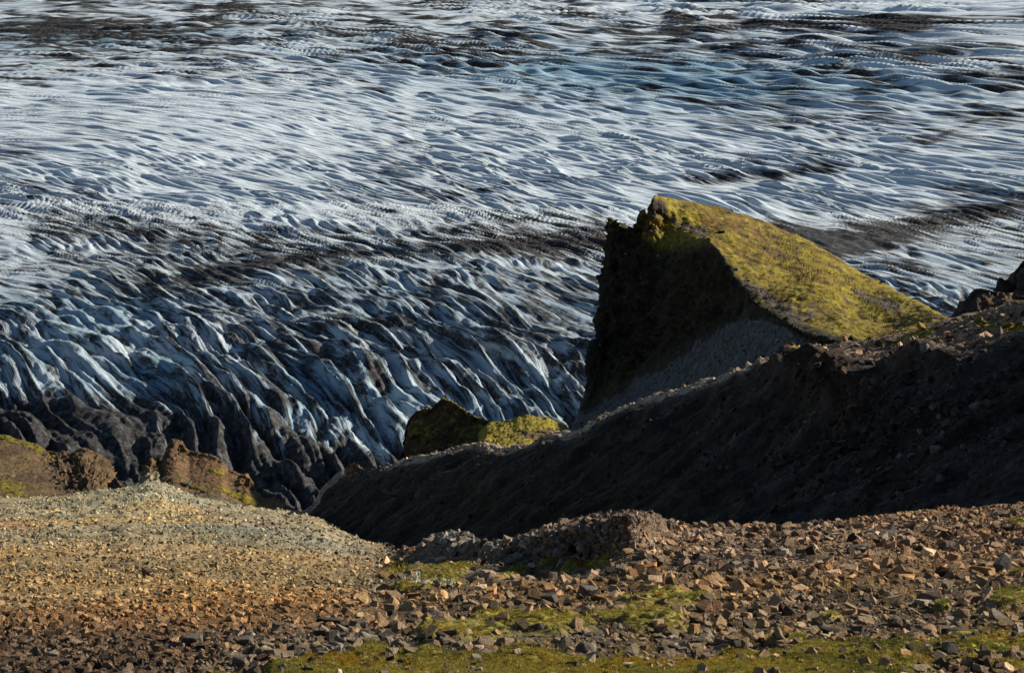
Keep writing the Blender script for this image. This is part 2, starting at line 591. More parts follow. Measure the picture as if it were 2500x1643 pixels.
def fg_moss(px, py, P):
    edge = np.interp(px, [0, 560, 700, 900, 1050, 1250, 1500, 1800, 1950, 2150, 2350, 2500, 2900],
                     [1760, 1668, 1632, 1596, 1592, 1596, 1606, 1598, 1580, 1572, 1556, 1544, 1500])
    m = sstep(-22, 30, py - edge) * 0.66
    for e in ((1300, 1535, 170, 26, 0.03), (1130, 1560, 120, 20, 0), (1640, 1470, 120, 22, 0), (1560, 1520, 140, 28, 0),
              (1075, 1415, 85, 26, -0.25), (980, 1398, 60, 12, -0.2), (1000, 1440, 60, 14, 0), (1280, 1400, 90, 9, -0.2), (1440, 1385, 60, 6, -0.3),
              (2475, 1470, 60, 24, 0), (2490, 1400, 30, 8, 0), (2030, 1510, 34, 9, 0), (1920, 1570, 60, 14, 0), (2480, 1282, 30, 7, 0), (1390, 1395, 30, 6, -0.2), (2300, 1490, 30, 6, 0)):
        m = np.maximum(m, 0.85 * ell(px, py, *e))
    n = fbm(P, 0.9, 3, 40)
    return np.clip(sstep(0.30, 0.58, m + 0.34 * n), 0, 1)


def fg_colour(px, py, P):
    n = fbm(P, 0.12, 3, 50)
    n_f = fbm(P, 0.7, 3, 54)
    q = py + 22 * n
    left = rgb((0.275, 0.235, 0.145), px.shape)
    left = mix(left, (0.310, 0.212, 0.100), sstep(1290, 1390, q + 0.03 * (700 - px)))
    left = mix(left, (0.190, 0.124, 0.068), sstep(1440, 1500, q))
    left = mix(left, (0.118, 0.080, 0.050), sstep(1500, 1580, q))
    left = mix(left, (0.23, 0.205, 0.145), 0.8 * ell(px, py, 700, 1300, 260, 40, 0.25))
    left = mix(left, (0.40, 0.35, 0.22), 0.9 * ell(px, py, 385, 1215, 60, 50))
    left = mix(left, (0.27, 0.17, 0.09), 0.8 * ell(px, py, 20, 1280, 60, 14, 0.15))
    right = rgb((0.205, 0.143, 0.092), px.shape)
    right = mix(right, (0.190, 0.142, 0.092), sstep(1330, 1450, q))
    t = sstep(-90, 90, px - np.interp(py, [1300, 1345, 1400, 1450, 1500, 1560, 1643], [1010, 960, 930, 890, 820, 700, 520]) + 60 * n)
    c = mix(left, right, t)
    knoll = ell(px, py, 1120, 1330, 90, 26)
    c = mix(c, (0.22, 0.20, 0.165), 0.9 * knoll)
    hump = ell(px, py, 1420, 1325, 230, 40, -0.33)
    c = mix(c, (0.115, 0.095, 0.080), 0.8 * np.clip(hump * 1.3, 0, 1))
    big_n = fbm(P, 0.05, 3, 57)
    c = mix(c, c * np.array((0.80, 0.86, 0.92)), sstep(0.05, 0.5, big_n))
    c = mix(c, c * np.array((1.18, 1.02, 0.80)), sstep(0.05, 0.5, -big_n))
    return c * (1 + 0.30 * n_f)[..., None]


def soil_shade(c, px, py):  # ground painted darker as the black shade between the stones
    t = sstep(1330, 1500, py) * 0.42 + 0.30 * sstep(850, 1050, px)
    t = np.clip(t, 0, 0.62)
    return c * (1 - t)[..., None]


fgc = fg_ctrl()
us_fg = spread(np.diff([c[0] for c in FG]), 780)
vs_fg = spread([30, 60, 75, 80, 70, 62, 58, 62, 14, 10, 0.001][:fgc.shape[1] - 1], 285)
FGP, FGpx, FGpy, FGv = loft(fgc, us_fg, vs_fg)
_N = grid_normals(FGP)
_d = FGP[..., 1]
FGmoss = fg_moss(FGpx, FGpy, FGP)
amp = np.clip(_d / 60, 0.35, 1.4)
disp = amp * (0.18 * fbm(FGP, 0.25, 2, 30) + 0.07 * fbm(FGP, 1.6, 3, 33)) + 0.42 * sstep(60, 130, _d) * fbm(FGP, 0.12, 4, 34, gain=0.6)
# moss cushions
disp = disp + FGmoss * (0.04 + 0.13 * np.abs(n3(FGP, 1.3, 36)) + 0.08 * np.abs(n3(FGP, 3.0, 37)) + 0.04 * np.abs(n3(FGP, 7.0, 38)))
FGP = FGP + np.array((0, 0, 1.0)) * disp[..., None]
FGN = grid_normals(FGP)
if FGN[..., 2].mean() < 0:
    FGN = -FGN
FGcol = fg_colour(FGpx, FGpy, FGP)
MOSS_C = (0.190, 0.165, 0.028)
FGcol = soil_shade(FGcol, FGpx, FGpy)
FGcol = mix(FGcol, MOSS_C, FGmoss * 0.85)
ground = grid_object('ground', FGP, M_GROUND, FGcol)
set_props(ground, 'structure', 'stony slope of tan gravel and brown scree falling to the gully', 'ground')

# ------------------------------------------------------------------ gully floor and cliffs down to the ice
gx, gy = np.meshgrid(np.linspace(-260, 300, 90), np.concatenate([np.linspace(-40, 215, 70), np.linspace(220, 620, 60)]))
gz = -0.36 * np.clip(gy, 0, 215) - 10 - 0.05 * np.abs(gx) - 150 * sstep(215, 330, gy) - 12 * sstep(330, 620, gy)
GP = np.stack([gx, gy, gz], -1)
GP[..., 2] += 3.0 * fbm(GP, 0.05, 4, 140)
gully = grid_object('gully', GP, M_GROUND, rgb((0.06, 0.052, 0.045), gx.shape))
set_props(gully, 'structure', 'dark gully floor and cliffs dropping toward the glacier edge', 'gully')

# ------------------------------------------------------------------ dark hillside
HA, HB, HC = 0.697, -0.06, -37.9


def plane_d(px, py):
    p = at(px, py, 1.0)
    return HC / (p[..., 2] - HA * p[..., 0] - HB)


CREST = [(640, 1300), (720, 1268), (765, 1240), (800, 1196), (845, 1166), (900, 1166), (940, 1152), (981, 1141), (1060, 1120), (1110, 1105), (1173, 1097),
         (1240, 1098), (1294, 1096), (1320, 1086), (1349, 1075), (1387, 1074), (1423, 1063), (1471, 1031), (1543, 1000), (1601, 980),
         (1664, 958), (1760, 934), (1833, 913), (1905, 892), (1978, 874), (2050, 866), (2110, 882), (2180, 884), (2268, 874), (2365, 852),
         (2461, 816), (2560, 780), (2750, 720), (2950, 680)]
PLAT = [(640, 9), (1760, 10), (1850, 11), (1905, 18), (1978, 30), (2050, 34), (2110, 52), (2180, 66), (2268, 76), (2365, 80), (2461, 74), (2560, 60), (2950, 50)]
FGC = np.array([(c[0], c[1][-1][0]) for c in FG], float)


def hill_ctrl():
    out = []
    for px, cy in CREST:
        base = np.interp(px, FGC[:, 0], FGC[:, 1]) + 110
        base = max(base, cy + 60)
        ph = np.interp(px, [p[0] for p in PLAT], [p[1] for p in PLAT])
        col = []
        for f in (1.0, 0.72, 0.42, 0.18, 0.05):
            y = cy + (base - cy) * f
            sag = 1.5 * math.sin(math.pi * f)
            col.append((px, y, float(plane_d(px, y)) + sag))
        dc = float(plane_d(px, cy))
        col.append((px, cy, dc + 0.4))
        col.append((px, cy - ph * 0.5, dc + 0.8 + ph * 0.075))
        col.append((px, cy - ph, dc + 2.0 + ph * 0.14))
        col.append((px, cy - ph + 40, dc + 7 + ph * 0.15))
        col.append((px, cy - ph + 260, dc + 14 + ph * 0.15))
        out.append(col)
    return np.array(out, float)


hc = hill_ctrl()
us_h = spread(np.diff([c[0] for c in CREST]), 640)
vs_h = spread([60, 80, 70, 40, 18, 16, 16, 8, 6], 250)
HP, Hpx, Hpy, Hv = loft(hc, us_h, vs_h)
HN = grid_normals(HP)
if HN[..., 2].mean() < 0:
    HN = -HN
crag = ell(Hpx, Hpy, 2060, 960, 130, 62, 0.25) + 0.8 * ell(Hpx, Hpy, 1960, 905, 80, 24) + 0.7 * ell(Hpx, Hpy, 2260, 885, 70, 26)
crag = np.clip(crag * 1.3, 0, 1)
ribs = fbm(HP, 0.35, 3, 60, stretch=(1, 1, 0.35), ridged=True)
gul = fbm(HP, 0.16, 3, 65, stretch=(0.35, 1.0, 0.35), ridged=True)
fine_h = fbm(HP, 0.5, 3, 68, stretch=(0.3, 1.0, 0.3))
body = 1 - sstep(3.6, 4.6, Hv)
disp = 0.35 * fbm(HP, 0.12, 3, 61) + 0.16 * fbm(HP, 0.7, 3, 62) + body * (0.55 * (gul - 0.4) + 0.15 * fine_h) + crag * (0.55 * ribs + 0.6)
HP = HP + HN * disp[..., None]
HN = grid_normals(HP)
if HN[..., 2].mean() < 0:
    HN = -HN
hn = fbm(HP, 0.08, 3, 64)
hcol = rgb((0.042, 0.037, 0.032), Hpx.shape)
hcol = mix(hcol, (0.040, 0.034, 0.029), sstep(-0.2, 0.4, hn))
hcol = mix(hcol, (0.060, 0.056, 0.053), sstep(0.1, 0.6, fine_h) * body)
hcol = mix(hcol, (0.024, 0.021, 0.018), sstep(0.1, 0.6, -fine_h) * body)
hcol = mix(hcol, (0.036, 0.032, 0.018), 0.7 * ell(Hpx, Hpy, 1350, 1250, 420, 70, -0.1))
hcol = mix(hcol, (0.055, 0.036, 0.025), 0.8 * crag)
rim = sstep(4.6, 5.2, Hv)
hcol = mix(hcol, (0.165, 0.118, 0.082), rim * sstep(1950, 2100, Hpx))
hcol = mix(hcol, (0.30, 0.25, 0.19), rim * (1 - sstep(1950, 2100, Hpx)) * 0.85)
hmoss = rim * np.clip(1.3 * ell(Hpx, Hpy, 1965, 868, 55, 16) + 1.1 * ell(Hpx, Hpy, 2230, 822, 60, 12, -0.3) + 1.1 * ell(Hpx, Hpy, 2440, 795, 80, 7), 0, 1)
hcol = mix(hcol, (0.17, 0.140, 0.020), sstep(0.3, 0.6, hmoss + 0.3 * fbm(HP, 0.9, 2, 66)))
hcol *= (1 + 0.35 * fbm(HP, 0.9, 3, 67))[..., None]
hcol *= (1 - 0.42 * body)[..., None]  # shade of the hillside body deepened in its colour, rim left out
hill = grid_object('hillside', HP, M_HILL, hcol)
set_props(hill, 'structure', 'steep dark scree hillside in shade with a thin sunlit rim', 'hillside')

# ------------------------------------------------------------------ mossy headland
HD = [
    [(1640, 700, 185), (1530, 575, 172), (1515, 575, 168), (1505, 575, 165), (1500, 690, 163), (1480, 850, 160), (1450, 1020, 158), (1440, 1050, 157), (1430, 1110, 156)],
    [(1600, 700, 180), (1498, 556, 158), (1495, 553, 156), (1490, 551, 154), (1478, 690, 152), (1450, 850, 149), (1406, 1022, 146), (1398, 1045, 145), (1390, 1110, 143)],
    [(1620, 680, 182), (1530, 582, 158), (1527, 584, 156), (1522, 588, 153), (1515, 700, 150.5), (1495, 850, 148), (1455, 990, 145), (1440, 1034, 143.5), (1430, 1090, 141)],
    [(1640, 650, 180), (1568, 553, 157.5), (1565, 560, 155.5), (1560, 587, 152), (1565, 710, 149), (1545, 840, 146.5), (1510, 962, 143.5), (1490, 1014, 142), (1480, 1070, 140)],
    [(1650, 640, 180), (1590, 545, 158), (1592, 552, 156), (1600, 605, 151), (1592, 720, 148), (1572, 830, 145.5), (1545, 940, 142.8), (1520, 1000, 141.3), (1510, 1060, 139.5)],
    [(1690, 600, 182), (1600, 480, 159), (1622, 546, 157), (1640, 614, 150), (1622, 720, 147), (1600, 825, 144.5), (1580, 918, 142), (1550, 986, 140.5), (1540, 1050, 139)],
    [(1740, 600, 184), (1655, 490, 162), (1680, 555, 154), (1738, 603, 146.5), (1705, 690, 144), (1688, 785, 142), (1672, 868, 140), (1645, 946, 138.5), (1640, 1010, 136.5)],
    [(1840, 620, 184), (1775, 515, 163), (1780, 580, 152), (1780, 648, 143), (1772, 705, 140.5), (1760, 765, 138.5), (1750, 818, 136.5), (1730, 916, 134), (1725, 980, 132)],
    [(1960, 660, 182), (1890, 552, 162), (1880, 640, 149), (1836, 716, 139), (1834, 745, 136.5), (1830, 770, 134.5), (1824, 795, 132.5), (1815, 880, 130), (1810, 950, 128.5)],
    [(2080, 720, 178), (2015, 614, 160), (1990, 700, 146), (1908, 768, 134.5), (1908, 780, 132), (1910, 792, 130.5), (1906, 806, 129), (1900, 872, 127.5), (1895, 940, 125)],
    [(2190, 780, 174), (2125, 678, 157), (2085, 760, 142), (1990, 813, 130), (1995, 826, 128.8), (2000, 838, 128), (2000, 850, 127), (2000, 864, 125.5), (2000, 930, 122)],
    [(2290, 830, 170), (2235, 738, 154), (2180, 800, 139), (2110, 834, 128), (2110, 842, 127.4), (2110, 850, 126.8), (2110, 860, 126), (2110, 880, 125), (2110, 930, 121)],
    [(2400, 870, 160), (2328, 786, 148), (2300, 806, 138), (2230, 838, 129), (2230, 846, 128), (2230, 856, 127), (2230, 866, 126), (2230, 880, 125), (2230, 930, 121)],
    [(2480, 940, 152), (2440, 870, 142), (2400, 870, 138), (2350, 880, 131), (2350, 890, 129), (2350, 900, 128), (2350, 910, 127), (2350, 920, 126), (2350, 960, 122)],
]
hdc = np.array(HD, float)
hdc[:, 0, 2] -= 10
hdc[..., 2] += np.interp(hdc[..., 0], [1400, 1560, 1700, 1850, 2000, 2230, 2400], [75, 72, 62, 43, 26, 10, 6])
hdc[:, 1, 2] += np.interp(hdc[:, 1, 0], [1600, 1750, 1900, 2100, 2230, 2330], [0, 24, 44, 40, 24, 4])
hdc[:, 0, 2] += 44
fan = np.interp(hdc[:, 7, 0], [1400, 1550, 1800, 1950, 2050], [1, 1, 1, 0.5, 0])
hdc[:, 7, 2] -= 6.5 * fan
hdc[:, 8, 2] -= 11 * fan
hdc[:, 2, 2] += np.interp(hdc[:, 2, 0], [1600, 1700, 1850, 2100, 2330], [0, 7, 15, 13, 2])
us_d = spread([60, 34, 46, 34, 46, 70, 100, 110, 120, 110, 110, 110, 60], 470)
vs_d = spread([16, 80, 80, 90, 80, 70, 95, 25], 330)
DP, Dpx, Dpy, Dv = loft(hdc, us_d, vs_d)
DN = grid_normals(DP)
if (DN[..., 2] * (Dv > 1.2) * (Dv < 2.8)).mean() < 0:
    DN = -DN
cliff = sstep(2.9, 3.4, Dv) * (1 - sstep(5.0, 5.9, Dv))
cliff = np.maximum(cliff, (1 - sstep(4.0, 5.2, Dpx * 0 + np.broadcast_to(us_d[None, :], Dv.shape))) * sstep(0.8, 1.1, Dv) * (1 - sstep(5.0, 5.9, Dv)) * 0.8)
slope_m = sstep(0.9, 1.2, Dv) * (1 - sstep(2.6, 3.2, Dv))
columns = fbm(DP, 0.30, 4, 70, stretch=(1, 1, 0.30), ridged=True)
blocks = fbm(DP, 0.55, 3, 71, ridged=True)
cliff_amp = cliff * (1 - 0.75 * sstep(1700, 1840, Dpx))
columns -= columns[cliff > 0.5].mean()
blocks -= blocks[cliff > 0.5].mean()
disp = cliff_amp * (1.15 * columns + 0.7 * blocks - 0.25) + 0.22 * fbm(DP, 0.16, 3, 72) + 0.10 * fbm(DP, 0.9, 3, 73) \
    + slope_m * (0.12 * fbm(DP, 1.5, 2, 74) + 0.30 * fbm(DP, 0.30, 3, 77, stretch=(1.0, 0.5, 0.6)))
DP = DP + DN * disp[..., None]
DN = grid_normals(DP)
if (DN[..., 2] * (Dv > 1.2) * (Dv < 2.8)).mean() < 0:
    DN = -DN
dn = fbm(DP, 0.15, 3, 75)
streak = fbm(DP, 0.9, 3, 76, stretch=(1.0, 0.45, 0.5))
moss = rgb((0.165, 0.128, 0.012), Dpx.shape)
moss = mix(moss, (0.125, 0.080, 0.016), sstep(0.0, 0.5, dn + 0.6 * ell(Dpx, Dpy, 1820, 560, 200, 40, 0.4)))
moss = mix(moss, (0.230, 0.190, 0.028), sstep(0.2, 0.8, streak))
moss = mix(moss, (0.055, 0.044, 0.026), sstep(0.18, 0.55, -streak) * 0.85)
gravel = np.clip(ell(Dpx, Dpy, 1900, 745, 110, 12, 0.62) + ell(Dpx, Dpy, 2040, 835, 110, 16, 0.15) + ell(Dpx, Dpy, 1690, 560, 60, 12, 0.3) * 0.8
                 + ell(Dpx, Dpy, 2165, 745, 44, 15, 0.35) + ell(Dpx, Dpy, 2105, 715, 18, 9, 0.35) + 0.9 * ell(Dpx, Dpy, 1980, 770, 12, 10)
                 + 0.8 * ell(Dpx, Dpy, 1800, 690, 40, 12, 0.8) + 0.6 * ell(Dpx, Dpy, 1900, 622, 34, 6, 0.4), 0, 1)
moss = mix(moss, (0.088, 0.072, 0.060), sstep(0.35, 0.6, gravel + 0.35 * streak))
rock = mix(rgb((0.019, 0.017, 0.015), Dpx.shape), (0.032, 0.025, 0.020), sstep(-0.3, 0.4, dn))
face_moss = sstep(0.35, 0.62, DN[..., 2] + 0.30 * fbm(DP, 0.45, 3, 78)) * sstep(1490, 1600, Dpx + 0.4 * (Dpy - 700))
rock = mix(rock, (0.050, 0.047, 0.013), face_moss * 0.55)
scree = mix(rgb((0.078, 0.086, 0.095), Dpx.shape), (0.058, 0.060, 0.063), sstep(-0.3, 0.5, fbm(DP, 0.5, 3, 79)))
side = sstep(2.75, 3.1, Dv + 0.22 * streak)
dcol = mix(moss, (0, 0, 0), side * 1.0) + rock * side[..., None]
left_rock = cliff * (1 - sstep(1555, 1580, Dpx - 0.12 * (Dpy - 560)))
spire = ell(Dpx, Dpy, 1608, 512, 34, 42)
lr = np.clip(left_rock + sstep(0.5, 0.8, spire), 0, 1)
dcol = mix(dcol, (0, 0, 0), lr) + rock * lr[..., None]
sc = sstep(5.85, 6.1, Dv + 0.25 * fbm(DP, 0.6, 3, 82) + 0.10 * dn + 0.5 * ell(Dpx, Dpy, 1860, 800, 90, 40))
dcol = mix(dcol, (0, 0, 0), sc) + scree * sc[..., None]
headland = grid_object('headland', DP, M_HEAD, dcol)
set_props(headland, 'structure', 'mossy headland with a sunlit olive slope and a dark cliff above the glacier', 'headland')

# ------------------------------------------------------------------ rock outcrops
TERRAINS = {}


def islands(mask, least=60):
    """separate patches of a grid mask, as masks"""
    quad = mask[:-1, :-1] & mask[1:, :-1] & mask[:-1, 1:] & mask[1:, 1:]
    lab = np.zeros(quad.shape, int)
    out, cur = [], 0
    for i, j in zip(*np.nonzero(quad)):
        if lab[i, j]:
            continue
        cur += 1
        lab[i, j] = cur
        todo, got = [(i, j)], []
        while todo:
            a, b = todo.pop()
            got.append((a, b))
            for c, d in ((a + 1, b), (a - 1, b), (a, b + 1), (a, b - 1)):
                if 0 <= c < quad.shape[0] and 0 <= d < quad.shape[1] and quad[c, d] and not lab[c, d]:
                    lab[c, d] = cur
                    todo.append((c, d))
        if len(got) >= least:
            m = np.zeros(mask.shape, bool)
            g = np.array(got)
            for da in (0, 1):
                for db in (0, 1):
                    m[g[:, 0] + da, g[:, 1] + db] = True
            out.append(m)
    return out


def outcrop(label, prof, base, d0, d_top, colour, nu=160, nv=90, rough=0.5, freq=0.4, back=12.0, part=None, base_d=None):
    """prof: silhouette (px, py); surface from base (near, d0) up to the silhouette (d_top) and down behind it"""
    cols = []
    for px, py in prof:
        b = base(px) if callable(base) else base
        h = max(b - py, 12)
        dt = d_top(px) if callable(d_top) else d_top
        db = d0(px) if callable(d0) else d0
        col = []
        for f in (-0.35, 0.0, 0.35, 0.7, 0.93):
            col.append((px, b - h * f, db + (dt - db) * max(f, -0.1)))
        col.append((px, py, dt + 0.02 * (dt - db) + 0.3))
        col.append((px, py + 0.35 * h + 6, dt + back * 0.6))
        col.append((px, b + 60, dt + back))
        cols.append(col)
    c = np.array(cols, float)
    us = spread(np.abs(np.diff(c[:, 5, 0])) + 0.6 * np.abs(np.diff(c[:, 5, 1])), nu)
    vs = spread([25, 35, 35, 25, 12, 14, 12], nv)
    P, px, py, V = loft(c, us, vs)
    N = grid_normals(P)
    toward = -(P / np.linalg.norm(P, axis=-1, keepdims=True))
    if (N * toward).sum(-1)[: nv // 2].mean() < 0:
        N = -N
    seed = abs(int(prof[0][0])) % 900 + 100
    r1 = fbm(P, freq, 5, seed, gain=0.6, ridged=True, stretch=(1.0, 0.5, 0.6))
    r2 = fbm(P, freq * 3.5, 4, seed + 20, ridged=True)
    amt = rough(px, py) if callable(rough) else rough
    P = P + N * (amt * (0.45 * (r1 - r1.mean()) + 0.5 * fbm(P, freq * 0.7, 5, seed + 7, gain=0.6) + 0.30 * (r2 - r2.mean()) - 0.15))[..., None]
    N = grid_normals(P)
    if (N * toward).sum(-1)[: nv // 2].mean() < 0:
        N = -N
    col, mcol, mm = colour(px, py, P, N)
    if mcol is not None:
        col = mix(col, mcol, mm * 0.6)
    o = grid_object('rock_outcrop', P, M_HEAD, col)
    if mcol is not None:                                  # the moss cover: a mat of its own thickness lying on the rock
        lump = 0.03 + 0.05 * np.abs(fbm(P, 1.1, 3, seed + 40)) + 0.03 * np.abs(fbm(P, 3.0, 2, seed + 43))
        Q = P + N * ((sstep(0.25, 0.7, mm) * (lump + 0.06)) - 0.06)[..., None]
        vis = (mm > 0.25) & (px > -60) & (px < 2560)
        mc = np.broadcast_to(np.array(mcol), P.shape) * (1 + 0.35 * fbm(P, 1.4, 3, seed + 44))[..., None]
        for isl in islands(vis):
            grid_object('moss_cover', Q, M_HEAD, mc, parent=o, keep=isl)
    set_props(o, 'thing', label, 'rock outcrop')
    TERRAINS[label] = (P, px, py)
    return o


def col_left(px, py, P, N):
    n = fbm(P, 0.2, 3, 80)
    c = mix(rgb((0.115, 0.078, 0.036), px.shape), (0.075, 0.048, 0.028), sstep(-0.3, 0.4, n))
    c = mix(c, (0.075, 0.050, 0.032), 0.7 * ell(px, py, 190, 1160, 80, 50))
    g = np.clip(ell(px, py, 25, 1190, 45, 34) + ell(px, py, 60, 1082, 110, 12, 0.3) + 0.6 * ell(px, py, 230, 1110, 40, 10), 0, 1)
    return c, (0.125, 0.100, 0.016), sstep(0.40, 0.85, g + 0.45 * fbm(P, 0.7, 3, 81))


outcrop('brown rocky spur with a yellow moss patch at its left foot, beside the glacier',
        [(-220, 1020), (-60, 1050), (0, 1062), (60, 1078), (95, 1088), (125, 1098), (150, 1102), (175, 1110), (190, 1099), (207, 1097), (230, 1108), (255, 1125), (270, 1142), (285, 1165), (305, 1186), (335, 1215)],
        1245, 182, lambda px: 214 - 0.02 * px, col_left, 300, 140, lambda px, py: 0.16 + 0.95 * np.clip(1.4 * ell(px, py, 190, 1165, 90, 34, 0.75) + ell(px, py, 255, 1150, 55, 40), 0, 1), 0.42)


def col_left2(px, py, P, N):
    n = fbm(P, 0.2, 3, 84)
    c = mix(rgb((0.125, 0.075, 0.036), px.shape), (0.085, 0.055, 0.030), sstep(-0.3, 0.4, n))
    c = mix(c, (0.115, 0.095, 0.062), sstep(0.2, 0.7, ell(px, py, 510, 1225, 110, 24, 0.2)))
    c = mix(c, (0.21, 0.185, 0.115), sstep(0.3, 0.7, ell(px, py, 370, 1180, 34, 40)))
    g = np.clip(ell(px, py, 605, 1220, 85, 11, 0.42) + 0.8 * ell(px, py, 470, 1185, 60, 8, 0.35) + ell(px, py, 478, 1113, 18, 7) + 0.9 * ell(px, py, 535, 1152, 26, 9, 0.2), 0, 1)
    return c, (0.150, 0.120, 0.013), sstep(0.4, 0.75, g + 0.4 * fbm(P, 0.7, 3, 85))


outcrop('reddish brown rocky spur with a pointed summit and streaks of yellow moss',
        [(325, 1225), (340, 1190), (352, 1145), (364, 1124), (380, 1120), (392, 1122), (400, 1108), (409, 1094), (418, 1084), (426, 1080), (436, 1083), (448, 1093), (460, 1103), (475, 1106), (510, 1112), (540, 1124), (558, 1146), (585, 1160), (602, 1164),
         (625, 1192), (650, 1214), (680, 1220), (705, 1236), (740, 1252), (790, 1285)],
        lambda px: np.interp(px, [320, 480, 650, 790], [1235, 1262, 1285, 1310]), lambda px: np.interp(px, [320, 600, 790], [182, 178, 168]),
        lambda px: np.interp(px, [320, 430, 600, 790], [196, 204, 196, 176]), col_left2, 300, 140, lambda px, py: 0.15 + 0.7 * np.clip(1.3 * ell(px, py, 425, 1085, 32, 26) + 1.3 * ell(px, py, 372, 1150, 30, 34) + 0.8 * ell(px, py, 605, 1175, 26, 20), 0, 1), 0.5)


def col_knob(px, py, P, N):
    n = fbm(P, 0.3, 3, 88)
    c = mix(rgb((0.028, 0.024, 0.018), px.shape), (0.042, 0.034, 0.022), sstep(-0.3, 0.4, n))
    m = sstep(0.42, 0.85, N[..., 2] + 0.30 * fbm(P, 0.6, 3, 89) + 0.25 * sstep(1150, 1230, px))
    return c, (0.125, 0.105, 0.020), m


outcrop('dark moss-topped rock knob with a steep shaded face, above the gully rim',
        [(978, 1175), (984, 1130), (988, 1080), (993, 1040), (1008, 1013), (1030, 1007), (1052, 1002), (1066, 988), (1080, 980), (1096, 982), (1115, 992), (1140, 1008), (1165, 1022), (1190, 1032), (1215, 1042), (1250, 1062), (1285, 1080), (1310, 1095)],
        1160, lambda px: 180 - 0.012 * (px - 980), lambda px: 184 - 0.012 * (px - 980), col_knob, 240, 130, 0.40, 0.35)


def col_mound(px, py, P, N):
    n = fbm(P, 0.4, 3, 92)
    c = mix(rgb((0.075, 0.055, 0.040), px.shape), (0.105, 0.078, 0.03), sstep(-0.2, 0.4, n))
    return c, (0.170, 0.138, 0.020), 1 - sstep(0.3, 0.6, ell(px, py, 1320, 1058, 60, 14) + 0.3 * n)


outcrop('low sunlit mossy mound between the dark knob and the headland cliff',
        [(1170, 1060), (1190, 1036), (1215, 1031), (1250, 1024), (1285, 1015), (1320, 1018), (1350, 1026), (1375, 1038), (1390, 1050), (1405, 1075)],
        1105, 158, lambda px: 170, col_mound, 150, 80, 0.25, 0.5)


def col_dark(px, py, P, N):
    n = fbm(P, 0.4, 3, 95)
    return mix(rgb((0.055, 0.046, 0.040), px.shape), (0.095, 0.064, 0.042), sstep(-0.2, 0.5, n)), None, None


outcrop('small jagged brown rock tooth at the low end of the dark hillside',
        [(825, 1200), (838, 1165), (847, 1142), (858, 1131), (872, 1133), (886, 1146), (896, 1150), (908, 1141), (925, 1140), (940, 1152), (955, 1175)],
        1200, lambda px: float(plane_d(px, 1180)) - 2.0, lambda px: float(plane_d(px, 1160)) + 2.0, col_dark, 110, 60, 0.45, 0.6, back=8)
outcrop('dark jagged rock with a rounded top at the far end of the scree plateau',
        [(2312, 790), (2322, 774), (2335, 757), (2345, 740), (2362, 730), (2378, 711), (2395, 704), (2412, 708), (2435, 713), (2465, 716), (2500, 726), (2560, 745)],
        800, 121, 124, col_dark, 130, 70, 0.45, 0.5, back=9)
outcrop('tall dark crag rising out of frame on the right, behind the scree plateau',
        [(2415, 750), (2428, 722), (2445, 706), (2465, 693), (2478, 668), (2492, 648), (2505, 632), (2540, 600), (2600, 585), (2700, 600), (2800, 680)],
        790, 126, 130, col_dark, 130, 80, 0.7, 0.35, back=14)

# ------------------------------------------------------------------ stones
def rock_mesh(name, n, seed, mat, flat=(1, 0.75, 0.5), bevel=0.0):
    r = random.Random(seed)
    bm = bmesh.new()
    pts = []
    for k in range(8):                                   # a split block: jittered corners, some broken off
        c = Vector((1 if k & 1 else -1, 1 if k & 2 else -1, 1 if k & 4 else -1))
        if r.random() < 0.72:
            pts.append(Vector((c.x * r.uniform(0.45, 1.0), c.y * r.uniform(0.45, 1.0), c.z * r.uniform(0.55, 1.0))))
        else:
            pts.append(Vector((c.x * r.uniform(0.1, 0.6), c.y, c.z * r.uniform(0.3, 0.7))))
            pts.append(Vector((c.x, c.y * r.uniform(0.1, 0.6), c.z * r.uniform(0.3, 0.7))))
    while len(pts) < n:
        v = Vector((r.uniform(-1, 1), r.uniform(-1, 1), r.uniform(-1, 1)))
        pts.append(v / max(abs(v.x), abs(v.y), abs(v.z)) * r.uniform(0.8, 1.05))
    for v in pts:
        bm.verts.new((v.x * flat[0] * 0.5, v.y * flat[1] * 0.5, v.z * flat[2] * 0.5))
    bmesh.ops.convex_hull(bm, input=bm.verts)
    loose = [v for v in bm.verts if not v.link_faces]
    bmesh.ops.delete(bm, geom=loose, context='VERTS')
    if bevel:
        bmesh.ops.dissolve_limit(bm, angle_limit=0.25, verts=bm.verts, edges=bm.edges)
        bmesh.ops.bevel(bm, geom=list(bm.edges), offset=bevel, segments=1, affect='EDGES', profile=0.6)
        bmesh.ops.triangulate(bm, faces=bm.faces)
        for v in bm.verts:
            v.co += 0.03 * Vector(mnoise.noise_vector(v.co * 4 + Vector((seed, 0, 0))))
    bmesh.ops.recalc_face_normals(bm, faces=bm.faces)
    me = bpy.data.meshes.new(name)
    bm.to_mesh(me)
    bm.free()
    me.materials.append(mat)
    return me


SMALL = [rock_mesh('small_stone', 9 + k % 4, 100 + k, M_STONE_I, (1, 0.6 + 0.1 * (k % 4), 0.28 + 0.10 * (k % 6))) for k in range(14)]
BIG = [rock_mesh('stone', 12 + k % 5, 300 + k, M_STONE, (1, 0.65 + 0.1 * (k % 4), 0.40 + 0.12 * (k % 4)), 0.035) for k in range(18)]


